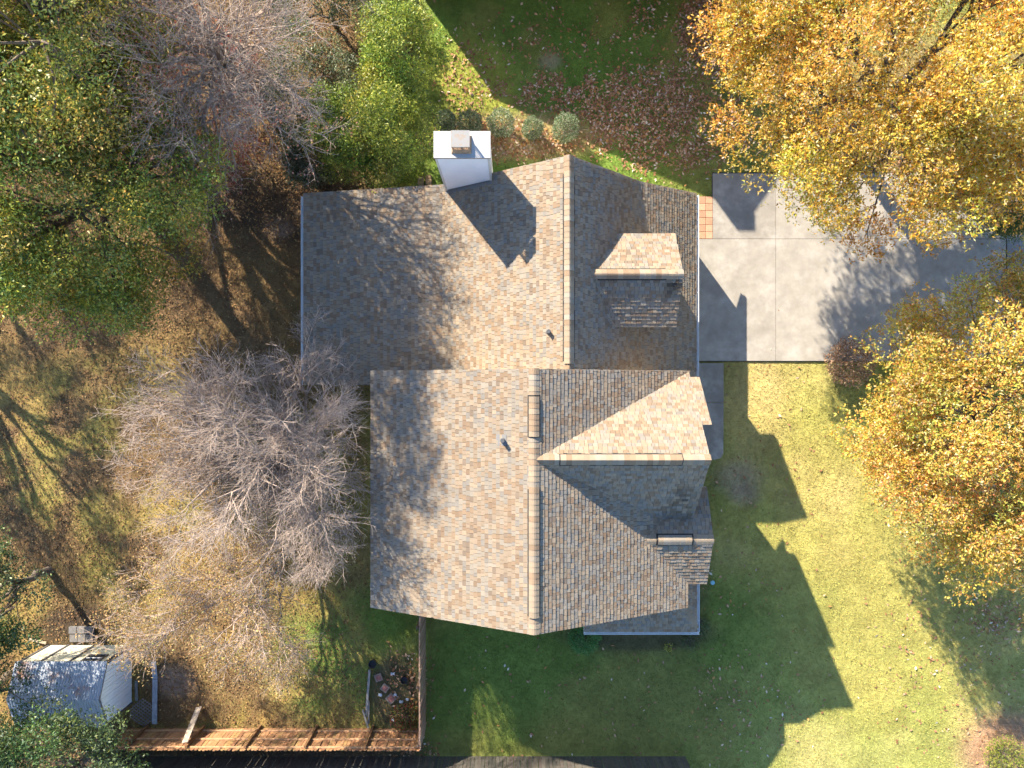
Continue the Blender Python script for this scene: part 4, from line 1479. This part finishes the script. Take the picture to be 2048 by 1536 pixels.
# ------------------------------------------------------------------ neighbour's house above the frame (its shadow lies on the top lawn)
def neighbour():
    t = thing('neighbour_house', 'neighbouring gabled house beyond the top edge of the photo', 'house', (2.8, 20, 0))
    x0, x1, xr, y0, y1 = -3.76, 10.2, 3.2, 15.9, 25.0
    ze, zr = 3.0, 6.48
    w = MB()
    prof = [(x0 + 0.02, 0), (x1 - 0.3, 0), (x1 - 0.3, ze), (xr, zr - 0.15), (x0 + 0.02, ze - 0.14)]
    w.prism([(x, y0 + 0.02, z) for x, z in prof], [(x, y1, z) for x, z in prof])
    w.build('wall', 'brick', t)
    for xa, xb, za, zb_ in ((x0 - 0.05, xr, ze, zr), (xr, x1, zr, ze)):
        m = MB()
        q = [(xa, y0, za), (xb, y0, zb_), (xb, y1 + 0.3, zb_), (xa, y1 + 0.3, za)]
        m.prism(q, [(a, b, c - 0.14) for a, b, c in q], (0.2, 0.19, 0.18))
        m.build('roof', 'shingle', t)
    m = MB()
    m.box(2.14, 2.86, 15.95, 16.6, 3.0, 6.95)
    m.build('chimney', 'brick', t)


neighbour()


# ------------------------------------------------------------------ fallen leaves and grass
def blocked(x, y):
    b = (x > -7.3) & (x < 6.4) & (y > 0.2) & (y < 6.8)
    b |= (x > -4.4) & (x < 6.4) & (y > -8.8) & (y <= 0.2)
    return b


def paved(x, y):
    b = (x > 7.5) & (x < 20.2) & (y > 0.92) & (y < 5.93)
    b |= (x > 8.17) & (x < 16.9) & (y >= 5.9) & (y < 8.6)
    b |= (x > 7.5) & (x < 8.2) & (y >= 5.9) & (y < 7.66)
    b |= (x > 7.2) & (x < 8.65) & (y > -3.1) & (y < 0.86)
    return b


def shed_area(x, y):
    return (x > -18.9) & (x < -15.4) & (y > -13.0) & (y < -10.6)


def zground(x, y):
    return (fbm(x, y, 2.2, 5) - 0.5) * 0.07 - 0.04


def fallen():
    rng = np.random.default_rng(91)
    N = 480000
    x = rng.uniform(-22, 22, N)
    y = rng.uniform(-16.5, 16.5, N)
    n1, n2 = fbm(x, y, 1.7, 50), fbm(x, y, 0.6, 60, 3)
    dens = np.full(N, 0.0018)

    def blob(px, py, rx, ry, s, soft=0.5):
        gx, gy = G(px, py)
        return ell(x, y, gx, gy, rx / 49, ry / 49, soft) * s
    clump = sst(0.42, 0.6, n1 * 0.6 + n2 * 0.4)
    clump2 = sst(0.46, 0.56, n1 * 0.45 + n2 * 0.55)
    dens += blob(1330, 240, 150, 95, 1.0) * (0.35 + 0.65 * clump)
    dens += blob(1150, 185, 130, 40, 0.75) * clump2
    dens += blob(1240, 235, 120, 50, 0.45) * (0.3 + 0.7 * clump2)
    dens += blob(1440, 50, 80, 100, 1.0, 0.3)
    dens += blob(1350, 20, 90, 60, 0.25) * clump2
    dens += blob(1060, 60, 60, 110, 0.10) * clump2
    dens += blob(1230, 120, 230, 130, 0.05)
    dens += blob(1000, 285, 150, 35, 0.55, 0.4)
    dens += blob(940, 190, 60, 110, 0.22) * (0.4 + 0.6 * clump)
    dens += blob(1500, 1000, 120, 420, 0.009) + blob(1460, 1175, 60, 50, 0.06) * clump
    dens += blob(1200, 1420, 400, 120, 0.007)
    dens += blob(1930, 1330, 160, 190, 0.035) + blob(2000, 1240, 60, 40, 0.2)
    dens += blob(1490, 1420, 120, 110, 0.02)
    left = (1 - sst(-7.5, -5, x))
    dens += left * (0.26 + 0.34 * clump)
    dens += left * sst(0, 4, y) * 0.16
    dens += blob(1900, 350, 230, 130, 0.25)
    dens += blob(800, 1400, 60, 90, 0.16)
    dens += (np.abs(y + 15.0) < 0.35) * (x < -3) * 0.3
    keep = (rng.random(N) < dens) & ~blocked(x, y) & ~shed_area(x, y)
    keep &= ~(paved(x, y) & (rng.random(N) > 0.08))
    x, y = x[keep], y[keep]
    n = len(x)
    z = np.maximum(zground(x, y), np.where(paved(x, y), 0.036, -1)) + rng.uniform(0.008, 0.05, n)
    O = np.stack([x, y, z], 1)
    D = unit(rng.normal(size=(n, 3)) * np.array([1, 1, 0.28]))
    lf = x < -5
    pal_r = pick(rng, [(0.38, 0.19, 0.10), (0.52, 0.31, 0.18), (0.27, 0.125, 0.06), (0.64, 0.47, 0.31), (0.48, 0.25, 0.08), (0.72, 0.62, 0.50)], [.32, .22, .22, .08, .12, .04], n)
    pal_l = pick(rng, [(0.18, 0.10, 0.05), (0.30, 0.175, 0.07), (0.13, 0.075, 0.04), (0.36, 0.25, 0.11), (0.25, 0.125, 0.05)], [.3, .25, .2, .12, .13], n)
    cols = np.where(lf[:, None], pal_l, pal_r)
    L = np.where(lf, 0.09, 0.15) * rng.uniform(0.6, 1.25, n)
    W = L * rng.uniform(0.35, 0.6, n)
    S = unit(np.cross(D, np.array([0, 0, 1.0]) + rng.normal(size=(n, 3)) * 0.35))
    up = np.cross(S, D)
    mid = O + D * (L * 0.5)[:, None]
    a = mid + S * (W * 0.5)[:, None] + up * (W * rng.uniform(-0.1, 0.35, n))[:, None]
    b = mid - S * (W * 0.5)[:, None] + up * (W * rng.uniform(-0.1, 0.35, n))[:, None]
    tip = O + D * L[:, None]
    V = np.stack([O, a, tip, b], 1).reshape(-1, 3)
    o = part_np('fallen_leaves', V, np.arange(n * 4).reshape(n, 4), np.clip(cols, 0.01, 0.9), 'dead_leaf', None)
    tag(o, 'brown and tan fallen oak leaves scattered over the lawns', 'leaves', kind='stuff')
    # grass blades
    N = 520000
    x = rng.uniform(-21.5, 21.5, N)
    y = rng.uniform(-16.2, 16.2, N)
    keep = ~blocked(x, y) & ~paved(x, y) & ~shed_area(x, y)
    x, y = x[keep], y[keep]
    gc = ground_col(x, y)
    # fewer blades on bare soil
    keep = rng.random(len(x)) < np.clip(gc.sum(1) * 3.2, 0.1, 1) * np.where(x < -5, 0.6, 1.0)
    x, y, gc = x[keep], y[keep], gc[keep]
    n = len(x)
    z = zground(x, y) - 0.005
    ang = rng.uniform(0, 2 * np.pi, n)
    w = rng.uniform(0.010, 0.018, n)
    h = rng.uniform(0.035, 0.085, n)
    ln = rng.uniform(0.3, 1.3, n) * h
    a2 = rng.uniform(0, 2 * np.pi, n)
    p0 = np.stack([x - np.cos(ang) * w, y - np.sin(ang) * w, z], 1)
    p1 = np.stack([x + np.cos(ang) * w, y + np.sin(ang) * w, z], 1)
    p2 = np.stack([x + np.cos(a2) * ln, y + np.sin(a2) * ln, z + h], 1)
    V = np.stack([p0, p1, p2], 1).reshape(-1, 3)
    cols = gc * rng.uniform(0.8, 1.4, (n, 1)) * rng.uniform(0.92, 1.08, (n, 3))
    o = part_np('grass', V, np.arange(n * 3).reshape(n, 3), np.clip(cols, 0.01, 0.9), 'grass', None)
    tag(o, 'short green and straw coloured lawn grass around the house', 'grass', kind='stuff')


fallen()
for o in bpy.data.objects:
    if '_b' in o:
        del o['_b']
